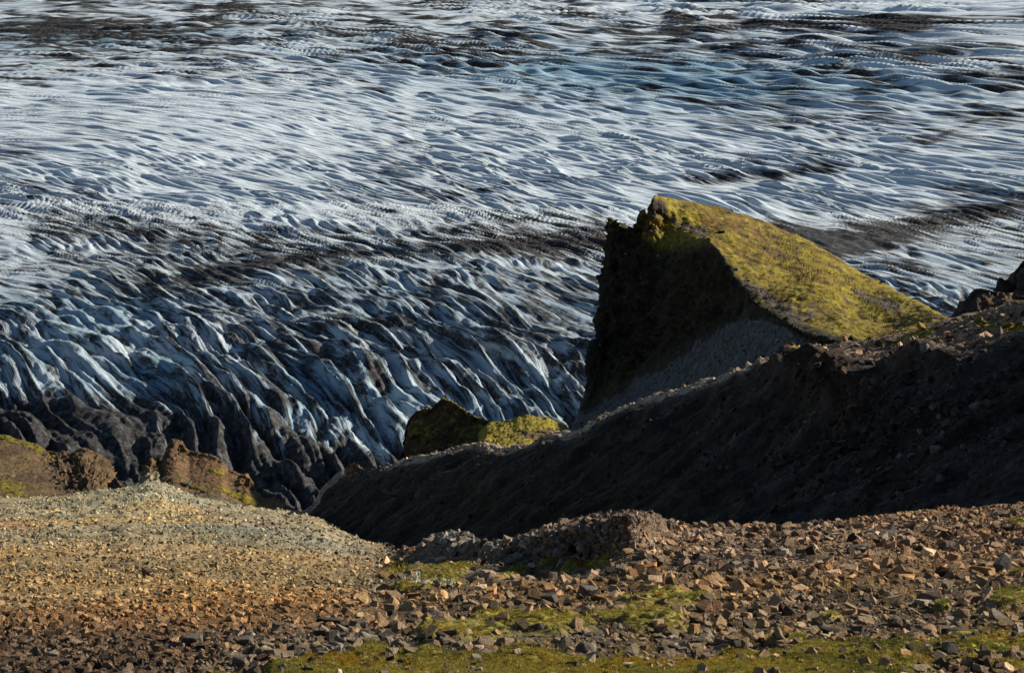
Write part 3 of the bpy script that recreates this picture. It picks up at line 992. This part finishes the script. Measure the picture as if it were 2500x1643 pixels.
def candidates(P, N, px, py, vmask, dens, smin, alpha, cap, n):
    """random stone sites on a terrain grid, evenly over the picture, weighted by dens"""
    a = np.abs(np.gradient(px, axis=1) * np.gradient(py, axis=0) - np.gradient(px, axis=0) * np.gradient(py, axis=1))
    inside = (px > -140) & (px < 2640) & (py > 430) & (py < 1800) & vmask
    w = (a * dens * inside).ravel()
    w = np.clip(w, 0, None)
    idx = RNG.choice(len(w), size=n, p=w / w.sum())
    nu = px.shape[1]
    i, j = np.minimum(idx // nu, px.shape[0] - 2), np.minimum(idx % nu, nu - 2)
    fu, fv = RNG.random(n)[:, None], RNG.random(n)[:, None]
    lerp = lambda A: (A[i, j] * (1 - fu) + A[i, j + 1] * fu) * (1 - fv) + (A[i + 1, j] * (1 - fu) + A[i + 1, j + 1] * fu) * fv
    pos = lerp(P)
    nrm = N[i, j]
    sm = (smin if np.isscalar(smin) else smin[i, j])
    al = alpha if np.isscalar(alpha) else alpha[i, j]
    s = sm * (1 - RNG.random(n)) ** (-1 / al)
    s = np.minimum(s, cap if np.isscalar(cap) else cap[i, j])
    return dict(pos=pos, nrm=nrm, spx=s, size=s * pos[:, 1] * K, px=px[i, j], py=py[i, j], i=i, j=j)


def instancer(name, label, cat, pts, rot, scl, idx, tint, sources):
    me = bpy.data.meshes.new(name)
    me.vertices.add(len(pts))
    me.vertices.foreach_set('co', pts.reshape(-1).astype(np.float32))
    for k, v in (('rot', rot), ('scl', scl)):
        a = me.attributes.new(k, 'FLOAT_VECTOR', 'POINT')
        a.data.foreach_set('vector', v.reshape(-1).astype(np.float32))
    a = me.attributes.new('idx', 'INT', 'POINT')
    a.data.foreach_set('value', idx.astype(np.int32))
    a = me.attributes.new('tint', 'FLOAT_COLOR', 'POINT')
    a.data.foreach_set('color', np.concatenate([np.clip(tint, 0.004, 0.9), np.ones((len(pts), 1))], 1).reshape(-1).astype(np.float32))
    me.update()
    o = bpy.data.objects.new(name, me)
    COL.objects.link(o)
    ng = bpy.data.node_groups.new(name, 'GeometryNodeTree')
    ng.interface.new_socket('Geometry', in_out='INPUT', socket_type='NodeSocketGeometry')
    ng.interface.new_socket('Geometry', in_out='OUTPUT', socket_type='NodeSocketGeometry')
    gi, go = ng.nodes.new('NodeGroupInput'), ng.nodes.new('NodeGroupOutput')
    iop = ng.nodes.new('GeometryNodeInstanceOnPoints')
    join = ng.nodes.new('GeometryNodeJoinGeometry')
    for so in sources:
        oi = ng.nodes.new('GeometryNodeObjectInfo')
        oi.inputs['Object'].default_value = so
        oi.inputs['As Instance'].default_value = True
        ng.links.new(oi.outputs['Geometry'], join.inputs[0])

    def named(nm, ty):
        n = ng.nodes.new('GeometryNodeInputNamedAttribute')
        n.data_type = ty
        n.inputs['Name'].default_value = nm
        return n.outputs['Attribute']
    ng.links.new(gi.outputs[0], iop.inputs['Points'])
    ng.links.new(join.outputs[0], iop.inputs['Instance'])
    iop.inputs['Pick Instance'].default_value = True
    ng.links.new(named('idx', 'INT'), iop.inputs['Instance Index'])
    ng.links.new(named('rot', 'FLOAT_VECTOR'), iop.inputs['Rotation'])
    ng.links.new(named('scl', 'FLOAT_VECTOR'), iop.inputs['Scale'])
    ng.links.new(iop.outputs[0], go.inputs[0])
    md = o.modifiers.new('scatter', 'NODES')
    md.node_group = ng
    set_props(o, 'stuff', label, cat)
    return o


small_src = [bpy.data.objects.new('small_stone', me) for me in SMALL]   # never linked: only instanced


def stone_stuff(name, label, c, base_col, vary=0.35, flat=1.0):
    n = len(c['spx'])
    tint = base_col * (1 + vary * RNG.normal(size=(n, 1)) * 0.9)
    warm = RNG.normal(size=(n, 1)) * 0.10
    tint = tint * np.concatenate([1 + warm, np.ones((n, 1)), 1 - warm], 1)
    tint = tint * np.array((1.04, 1.0, 0.95))
    dark = RNG.random((n, 1)) < 0.16
    pale = RNG.random((n, 1)) < 0.10
    tint = np.where(dark, tint * 0.40, np.where(pale, tint * 1.55 + 0.03, tint))
    rot = np.stack([RNG.normal(size=n) * 0.42 - 0.2, RNG.normal(size=n) * 0.42, RNG.random(n) * 6.283], -1)
    s = c['size'][:, None] * np.stack([np.ones(n), 0.8 + 0.4 * RNG.random(n), (0.65 + 0.6 * RNG.random(n)) * flat], -1)
    pos = c['pos'] + np.array((0, 0, 1.0)) * (c['size'] * 0.16)[:, None]
    return instancer(name, label, 'stones', pos, rot, s, RNG.integers(0, len(SMALL), n), tint, small_src)


def sub(c, m):
    return {k: v[m] for k, v in c.items()}


# foreground sites
leftness = 1 - sstep(-90, 90, FGpx - np.interp(FGpy, [1300, 1345, 1400, 1450, 1500, 1560, 1643], [1010, 960, 930, 890, 820, 700, 520]))
smin = 5.0 + 0 * FGpx
smin = smin * (1 - leftness) + leftness * np.interp(FGpy, [1200, 1320, 1450, 1520, 1643], [1.6, 1.8, 2.2, 2.9, 3.4])
smin = np.where(leftness < 0.5, np.interp(FGpy, [1240, 1330, 1420, 1560, 1643], [2.3, 2.6, 3.0, 3.3, 3.6]), smin)
cap = np.where(leftness > 0.5, np.interp(FGpy, [1200, 1330, 1450, 1540], [8, 12, 18, 32]), np.interp(FGpy, [1240, 1300, 1400, 1500], [16, 28, 40, 44]))
dens = np.where(leftness > 0.5, 1.5, 1.0) * (1 - 0.92 * FGmoss) * (0.75 + 0.5 * sstep(-0.4, 0.4, fbm(FGP, 0.3, 2, 45)))
dens = dens * np.where(FGpy < 1330, np.where(leftness > 0.5, 1.3, 1.6), 1.0) * (1 / smin) ** 1.5 * 10
fgs = candidates(FGP, FGN, FGpx, FGpy, (FGv < 9.05), dens, smin, np.where(leftness > 0.5, 1.8, 1.7), cap, 210000)
# hillside sites
hz = 0.5 + ell(Hpx, Hpy, 2250, 1050, 330, 130, -0.3) + 2.2 * sstep(4.7, 5.0, Hv)
hs = candidates(HP, HN, Hpx, Hpy, (Hv < 7.1) & (Hv > 0.2), hz, 2.6 + 1.8 * ell(Hpx, Hpy, 2200, 1080, 350, 140, -0.3), 2.1,
                np.where(Hpx > 1700, 32, 14), 18000)
# headland sites
ds = candidates(DP, DN, Dpx, Dpy, (Dv > 1.0) & (Dv < 7.5), 0.12 + 1.6 * sc * sstep(1600, 1900, Dpx) + 1.2 * sstep(0.35, 0.6, gravel) * slope_m + 0.15 * sc, 2.2, 2.6, 9, 4200)

# the largest become stones of their own, the rest small stones
vis = (fgs['px'] > 8) & (fgs['px'] < 2492) & (fgs['py'] < 1634)
order = np.argsort(-np.where(vis, fgs['spx'], 0))
N_BIG = 236
big = sub(fgs, order[:N_BIG])
rest = np.ones(len(fgs['spx']), bool)
rest[order[:N_BIG]] = False
fgs = sub(fgs, rest)


def grid_at(A, c):
    return A[c['i'], c['j']]


def stone_tint(c, colgrid):
    return grid_at(colgrid, c)


FGstone = fg_colour(FGpx, FGpy, FGP) * 1.35
stone_stuff('scree', 'countless small angular stones strewn over the near slope', fgs, grid_at(FGstone, fgs))
stone_stuff('scree', 'small dark stones scattered over the shaded hillside and its rim', hs, grid_at(hcol * 0 + np.where((Hv > 4.7)[..., None], hcol * 1.15, hcol * 1.5 + 0.010), hs))
stone_stuff('scree', 'fine grey stones on the bare patches of the mossy headland', ds, np.clip(grid_at(np.where((sc > 0.5)[..., None], np.array((0.075, 0.080, 0.086)), np.array((0.10, 0.085, 0.072))), ds), 0, 1))

stone_count = [0]


def put_stone(pos, size, hfac, rotz, tilt, colour, label, group=None, mesh=None, name='stone', wfac=0.8):
    me = mesh or BIG[stone_count[0] % len(BIG)]
    stone_count[0] += 1
    o = bpy.data.objects.new(name, me)
    COL.objects.link(o)
    o.location = (pos[0], pos[1], pos[2])
    o.rotation_euler = (tilt[0], tilt[1], rotz)
    o.scale = (size, size * wfac, size * hfac)
    o.color = (*colour, 1)
    set_props(o, 'thing', label, 'stone' if name == 'stone' else 'boulder', group)
    return o


def tone(c):
    lum = sum(c) / 3
    if lum < 0.085:
        return 'dark'
    return 'pale' if lum > 0.2 else 'brown'


# stones one can single out: (px, py, width, height, colour, turn, label)
GREY, DARK, TAN, ORANGE, PINK, PALE = (0.13, 0.113, 0.092), (0.060, 0.051, 0.043), (0.22, 0.155, 0.095), (0.27, 0.155, 0.07), (0.22, 0.15, 0.115), (0.33, 0.28, 0.21)
NOTED = [
    (2310, 1328, 44, 34, GREY, 0.5, 'dark grey block with a lit right face below the right end of the crest', 'lit-faced dark block'),
    (2170, 1306, 50, 28, GREY, 0.1, 'grey flat-topped block just under the scree crest', 'flat-topped block'),
    (2182, 1282, 26, 24, TAN, 0.8, 'small tan wedge sitting on the scree crest line above the flat-topped block', 'tan crest wedge'),
    (2098, 1336, 66, 26, GREY, 0.3, 'long tilted grey slab with a black underside, under the scree crest', 'long tilted slab'),
    (2402, 1388, 66, 30, ORANGE, -0.2, 'broad rusty orange slab beside the grey wedge on the right scree', 'rusty orange slab'),
    (2452, 1372, 54, 44, GREY, 0.5, 'tall grey wedge behind the rusty orange slab', 'tall grey wedge'),
    (2165, 1452, 20, 36, (0.30, 0.22, 0.09), 0.2, 'upright yellowish stone standing alone in the middle of the right scree', 'yellowish standing stone'),
    (2268, 1462, 70, 44, PINK, 0.3, 'big split reddish boulder in the middle of the right scree', 'split reddish boulder'),
    (2194, 1418, 26, 30, TAN, 0.9, 'upright brown wedge above the yellowish standing stone', 'upright brown wedge'),
    (2480, 1486, 34, 30, TAN, -0.6, 'pointed brown stone on the moss at the right edge', 'pointed edge stone'),
    (2464, 1288, 38, 30, DARK, 0.2, 'blackish block beside a scrap of moss near the right end of the crest', 'blackish crest block'),
    (2074, 1572, 52, 24, GREY, 0.1, 'long rounded grey stone at the upper edge of the near moss', 'long rounded stone'),
    (1630, 1594, 52, 44, PINK, 0.7, 'large boulder with a pinkish lit face sunk in the near moss', 'pinkish boulder'),
    (1816, 1606, 30, 40, TAN, 0.6, 'narrow upright stone with a tan right edge in the near moss', 'narrow upright stone'),
    (1702, 1556, 50, 32, GREY, 0.2, 'grey blocky stone right of the pinkish boulder, over the moss', 'grey blocky stone'),
    (1770, 1562, 46, 26, GREY, -0.2, 'low grey lichen-marked stone between mossy hummocks', 'lichen-marked stone'),
    (2030, 1537, 64, 36, DARK, 0.2, 'dark overhanging slab above the long rounded grey stone', 'overhanging slab'),
    (2328, 1532, 60, 36, DARK, 0.4, 'dark brown slab leaning over dry grass on the right', 'leaning brown slab'),
    (1188, 1486, 76, 38, TAN, 0.1, 'big tan boulder with a flat top above the central moss', 'big tan boulder'),
    (1244, 1482, 28, 36, TAN, 0.7, 'tan upright stone touching the right side of the big tan boulder', 'tan upright stone'),
    (1050, 1494, 26, 40, DARK, 0.3, 'black pointed stone left of the big tan boulder', 'black pointed stone'),
    (1078, 1496, 32, 26, TAN, 0.5, 'low brown wedge beside the black pointed stone', 'low brown wedge'),
    (1342, 1462, 42, 32, GREY, -0.4, 'grey triangular stone with a sloping right side on the central scree', 'grey triangular stone'),
    (1432, 1440, 50, 40, GREY, 0.3, 'dark grey block with a shadowed left side, midway up the central scree', 'shadowed dark block'),
    (868, 1532, 80, 36, GREY, 0.1, 'broad dark grey block at the edge between tan gravel and moss', 'broad dark block'),
    (1092, 1572, 66, 18, GREY, 0.0, 'thin flat grey slab bedded in the near moss', 'thin flat slab'),
    (1172, 1606, 54, 26, DARK, 0.2, 'blackish slab with a pale tip lying in the near moss', 'pale-tipped slab'),
    (1428, 1574, 52, 46, GREY, 0.6, 'rough grey lump standing over the near moss', 'rough grey lump'),
    (1500, 1562, 74, 26, GREY, 0.0, 'long speckled grey slab right of the rough grey lump', 'speckled slab'),
    (824, 1626, 30, 24, PALE, 0.3, 'pale rounded stone at the bottom edge of the moss', 'pale rounded stone'),
    (1260, 1618, 30, 22, PALE, 0.7, 'whitish broken stone low in the near moss', 'whitish broken stone'),
    (364, 1398, 44, 26, (0.11, 0.08, 0.06), 0.2, 'dark brown boulder in the middle of the tan gravel', 'dark brown boulder'),
    (540, 1412, 34, 18, PALE, 0.1, 'pale flat slab on the tan gravel, right of the brown boulder', 'pale flat slab'),
    (144, 1354, 28, 24, (0.12, 0.08, 0.055), 0.4, 'dark brown lump on the tan gravel toward the left edge', 'dark brown lump'),
    (283, 1234, 11, 28, GREY, 0.3, 'slim upright grey stone standing on the pale gravel', 'slim upright stone'),
    (52, 1386, 26, 16, PALE, 0.5, 'pale chip-shaped stone on the gravel near the left edge', 'pale chip'),
    (188, 1378, 26, 14, DARK, 0.3, 'low dark stone left of the brown boulder on tan gravel', 'low dark stone'),
    (275, 1384, 22, 16, (0.13, 0.09, 0.07), 0.3, 'small reddish brown stone next to the dark brown boulder', 'reddish brown stone'),
    (386, 1460, 26, 18, GREY, 0.4, 'grey wedge where the tan gravel turns brown', 'grey gravel wedge'),
    (70, 1562, 64, 28, DARK, 0.1, 'dark tilted slab at the lower left of the brown scree', 'dark tilted slab'),
    (472, 1572, 60, 40, GREY, 0.3, 'dark grey boulder with a lit crown on the lower brown scree', 'lit-crowned boulder'),
    (590, 1576, 58, 30, GREY, 0.1, 'wide grey stone right of the lit-crowned boulder', 'wide grey stone'),
    (690, 1532, 60, 28, GREY, 0.0, 'low grey ledge stone at the top of the brown scree', 'grey ledge stone'),
    (800, 1520, 66, 36, DARK, 0.4, 'black-shadowed block left of the broad dark grey block', 'black-shadowed block'),
    (125, 1598, 34, 24, (0.26, 0.22, 0.17), 0.4, 'light grey stone amid brown rubble at lower left', 'light grey stone'),
    (640, 1600, 40, 28, TAN, 0.5, 'tan stone just above the left tip of the moss', 'tan tip stone'),
]



USED = set()


def stone_label(px, py, spx, word, place):
    """where a stone lies beside the nearest stone that has a description of its own"""
    tonew = {'dark': 'dark', 'pale': 'beige', 'brown': 'brown'}[word]
    sizew = 'small' if spx < 22 else 'medium' if spx < 30 else 'big'
    rank = sorted(NOTED, key=lambda q: (q[0] - px) ** 2 + 2.5 * (q[1] - py) ** 2)
    for q in rank[:18]:
        dx, dy = q[0] - px, q[1] - py
        if abs(dx) > abs(dy):
            rel = 'left of' if dx > 0 else 'right of'
        else:
            rel = 'behind' if dy > 0 else 'in front of'
        far = math.hypot(dx, dy)
        dist = 'just ' if far < 60 else '' if far < 130 else 'well '
        lab = '%s %s stone %s, %s%s the %s' % (sizew, tonew, place, dist, rel, q[7])
        if lab not in USED:
            USED.add(lab)
            return lab, 'stones ' + place
    return lab, tonew + ' stones ' + place + ' by the ' + rank[7][7]


tints = grid_at(FGstone, big)
for k in range(N_BIG):
    c = tints[k] * (1 + 0.25 * RNG.normal())
    r = RNG.random()
    if r < 0.28:
        c = np.array((0.075, 0.062, 0.050)) * (0.7 + 0.5 * RNG.random())
    elif r < 0.42:
        c = np.array((0.25, 0.21, 0.16)) * (0.8 + 0.4 * RNG.random())
    c = np.clip(c, 0.02, 0.5)
    px, py, mossy = big['px'][k], big['py'][k], FGmoss[big['i'][k], big['j'][k]]
    if mossy > 0.5:
        place = 'on the moss'
    elif px < 850 and py < 1480:
        place = 'on the tan gravel'
    else:
        place = 'on the brown scree'
    word = tone(c)
    lab, grp = stone_label(px, py, big['spx'][k], word, place)
    sz = big['size'][k]
    put_stone(big['pos'][k] + np.array((0, 0, 0.12 * sz)), sz * 1.1, 0.7 + 0.5 * RNG.random(), RNG.random() * 6.28,
              (RNG.normal() * 0.35 - 0.2, RNG.normal() * 0.35), c, lab, grp)

def nearest(grids, px, py):
    best = None
    for P, gx, gy, mask in grids:
        dd = (gx - px) ** 2 + (gy - py) ** 2 + np.where(mask, 0, 1e9)
        k = int(dd.argmin())
        if best is None or dd.flat[k] < best[0]:
            best = (dd.flat[k], P.reshape(-1, 3)[k])
    return best[1]


fg_grid = [(FGP, FGpx, FGpy, FGv < 8.02)]
for px, py, w, h, c, turn, lab, _short in NOTED:
    p = nearest(fg_grid, px, py + h * 0.35)
    sx = w * p[1] * K
    sz = h * p[1] * K
    put_stone(p + np.array((0, sx * 0.2, sz * 0.28)), sx * 1.0, sz / sx * 1.35, turn, (RNG.normal() * 0.15 - 0.1, RNG.normal() * 0.15), c, lab, wfac=0.75)

far_grids = {'h': (HP, Hpx, Hpy, Hv < 7.0), 'd': (DP, Dpx, Dpy, (Dv > 1) & (Dv < 7))}
spur = TERRAINS['reddish brown rocky spur with a pointed summit and streaks of yellow moss']
far_grids['s'] = (spur[0], spur[1], spur[2], spur[1] > 0)
mound = TERRAINS['low sunlit mossy mound between the dark knob and the headland cliff']
far_grids['m'] = (mound[0], mound[1], mound[2], mound[1] > 0)
for g, px, py, w, h, c, lab in [
    ('s', 457, 1176, 30, 22, (0.15, 0.16, 0.14), 'rounded grey-green boulder on the reddish brown spur'),
    ('s', 418, 1168, 14, 12, (0.10, 0.08, 0.07), 'small dark boulder left of the grey-green boulder on the spur'),
    ('s', 496, 1195, 18, 12, (0.08, 0.065, 0.05), 'dark low boulder among moss streaks on the reddish brown spur'),
    ('s', 605, 1172, 18, 26, (0.11, 0.07, 0.045), 'upright brown rock at the right edge of the reddish brown spur'),
    ('h', 2372, 786, 13, 18, (0.36, 0.30, 0.22), 'pale upright boulder at the end of the scree saddle'),
    ('h', 2246, 793, 12, 8, (0.06, 0.05, 0.045), 'dark boulder at the foot of the mossy slope by the saddle'),
    ('h', 2402, 1016, 64, 26, (0.12, 0.12, 0.125), 'large pale-grey boulder lying on the dark hillside'),
    ('h', 2240, 1090, 20, 12, (0.11, 0.12, 0.13), 'bluish grey stone midway down the dark hillside'),
    ('h', 1810, 1091, 9, 7, (0.15, 0.18, 0.2), 'tiny bluish stone alone on the dark hillside'),
    ('h', 2005, 1190, 20, 20, (0.09, 0.085, 0.08), 'dark pointed stone low on the shaded hillside'),
    ('d', 1760, 569, 22, 12, (0.035, 0.032, 0.03), 'black boulder on the upper mossy slope of the headland'),
    ('d', 1606, 624, 14, 12, (0.20, 0.19, 0.165), 'pale boulder lodged on the cliff edge of the headland'),
    ('d', 2019, 794, 8, 7, (0.30, 0.27, 0.24), 'small whitish boulder at the edge of the headland moss'),
    ('d', 1800, 655, 14, 14, (0.20, 0.16, 0.11), 'tan boulder on the ridge between moss and cliff'),
    ('m', 1325, 1045, 28, 16, (0.14, 0.105, 0.05), 'lumpy brown boulder resting on the sunlit mossy mound'),
    ('h', 1362, 1068, 26, 14, (0.30, 0.24, 0.17), 'pale rubbly boulder on the sunlit rim below the mossy mound'),
]:
    p = nearest([far_grids[g]], px, py + h * 0.4)
    sx, sz = w * p[1] * K, h * p[1] * K
    put_stone(p + np.array((0, 0, sz * 0.3)), sx, sz / sx * 1.35, RNG.random() * 3, (RNG.normal() * 0.12, RNG.normal() * 0.12), c, lab, name='boulder')

# ------------------------------------------------------------------ moss tufts
def tuft_mesh(seed, blades, h, spreadr):
    r = random.Random(seed)
    verts, faces = [], []
    for _ in range(blades):
        a, q = r.uniform(0, 6.283), r.random() ** 0.5 * spreadr
        x, y = math.cos(a) * q, math.sin(a) * q
        hh = h * r.uniform(0.5, 1.0) * (1 - 0.5 * (q / spreadr) ** 2)
        b = r.uniform(0, 6.283)
        wd = 0.07 * r.uniform(0.7, 1.4)
        lx, ly = x * 0.5 + r.uniform(-.12, .12), y * 0.5 + r.uniform(-.12, .12)
        k = len(verts)
        verts += [(x - math.cos(b) * wd, y - math.sin(b) * wd, -0.1), (x + math.cos(b) * wd, y + math.sin(b) * wd, -0.1), (x + lx, y + ly, hh)]
        faces.append((k, k + 1, k + 2))
    me = bpy.data.meshes.new('moss_tuft')
    me.from_pydata(verts, [], faces)
    me.materials.append(M_MOSS)
    return me


tuft_src = [bpy.data.objects.new('moss_tuft', tuft_mesh(k, 40, 0.55, 0.55)) for k in range(5)]
mt = candidates(FGP, FGN, FGpx, FGpy, (FGv < 8.9), sstep(0.35, 0.8, FGmoss), 9.0, 4.0, 24, 42000)
n = len(mt['spx'])
hue = fbm(mt['pos'], 0.8, 2, 99)
tint = mix(rgb((0.260, 0.220, 0.042), (n,)), (0.290, 0.190, 0.025), sstep(0.0, 0.6, hue))
tint = mix(tint, (0.14, 0.14, 0.035), sstep(0.0, 0.6, -hue))
tint = tint * (1 + 0.25 * RNG.normal(size=(n, 1)))
odd = RNG.random((n, 1)) < 0.04
tint = np.where(odd, np.array((0.33, 0.17, 0.015)), tint)
rot = np.stack([RNG.normal(size=n) * 0.15, RNG.normal(size=n) * 0.15, RNG.random(n) * 6.283], -1)
scl = mt['size'][:, None] * np.stack([np.ones(n), np.ones(n), 0.5 + 0.5 * RNG.random(n)], -1)
instancer('moss', 'yellow-green moss carpet with fine shoots along the bottom of the slope', 'moss', mt['pos'], rot, scl, RNG.integers(0, 5, n), tint, tuft_src)

# dry grass blades among the moss and white cotton heads on the olive patch
def blade_mesh(seed, head):
    r = random.Random(seed)
    verts, faces = [], []
    for _ in range(9):
        a, h = r.uniform(0, 6.283), r.uniform(0.6, 1.0)
        x, y, lx, ly = r.uniform(-.18, .18), r.uniform(-.18, .18), r.uniform(-.35, .35), r.uniform(-.35, .35)
        k = len(verts)
        w = 0.018
        verts += [(x - w, y, 0), (x + w, y, 0), (x + lx * .4 + w * .7, y + ly * .4, h * .6), (x + lx * .4 - w * .7, y + ly * .4, h * .6), (x + lx, y + ly, h)]
        faces += [(k, k + 1, k + 2, k + 3), (k + 3, k + 2, k + 4)]
        if head:
            k = len(verts)
            c, q = (x + lx, y + ly, h), 0.16
            verts += [(c[0] + q * dx, c[1] + q * dy, c[2] + q * dz) for dx, dy, dz in ((1, 0, 0), (-1, 0, 0), (0, 1, 0), (0, -1, 0), (0, 0, 1.3), (0, 0, -1.3))]
            faces += [(k + a_, k + b_, k + c_) for a_, b_, c_ in ((0, 2, 4), (2, 1, 4), (1, 3, 4), (3, 0, 4), (2, 0, 5), (1, 2, 5), (3, 1, 5), (0, 3, 5))]
    me = bpy.data.meshes.new('grass_tuft')
    me.from_pydata(verts, [], faces)
    me.materials.append(M_MOSS)
    return me


def plants(name, label, cat, ells, n, px_size, tint, head):
    d = np.zeros_like(FGpx)
    for e in ells:
        d = d + ell(FGpx, FGpy, *e)
    c = candidates(FGP, FGN, FGpx, FGpy, FGv < 8.9, sstep(0.25, 0.9, d), px_size, 6.0, px_size * 2, n)
    tn = np.array(tint) * (1 + 0.3 * RNG.normal(size=(n, 1)))
    rot = np.stack([RNG.normal(size=n) * 0.1, RNG.normal(size=n) * 0.1, RNG.random(n) * 6.283], -1)
    src = [bpy.data.objects.new(name, blade_mesh(900 + k, head)) for k in range(4)]
    instancer(name, label, cat, c['pos'], rot, np.repeat(c['size'][:, None], 3, 1), RNG.integers(0, 4, n), tn, src)


plants('grass', 'thin dry yellow grass blades standing among the near moss and stones', 'grass',
       [(2350, 1550, 60, 30), (2240, 1600, 60, 24), (2470, 1520, 40, 40), (2140, 1450, 160, 40), (1850, 1570, 80, 40), (1560, 1580, 60, 30), (1280, 1590, 200, 24), (900, 1620, 120, 14)], 260, 22.0, (0.30, 0.21, 0.07), False)
plants('cotton_grass', 'small white cotton-grass heads dotting the olive moss patch below the hump', 'grass',
       [(1060, 1438, 60, 9), (1010, 1425, 25, 8), (1095, 1432, 20, 5)], 60, 9.0, (0.62, 0.62, 0.50), True)
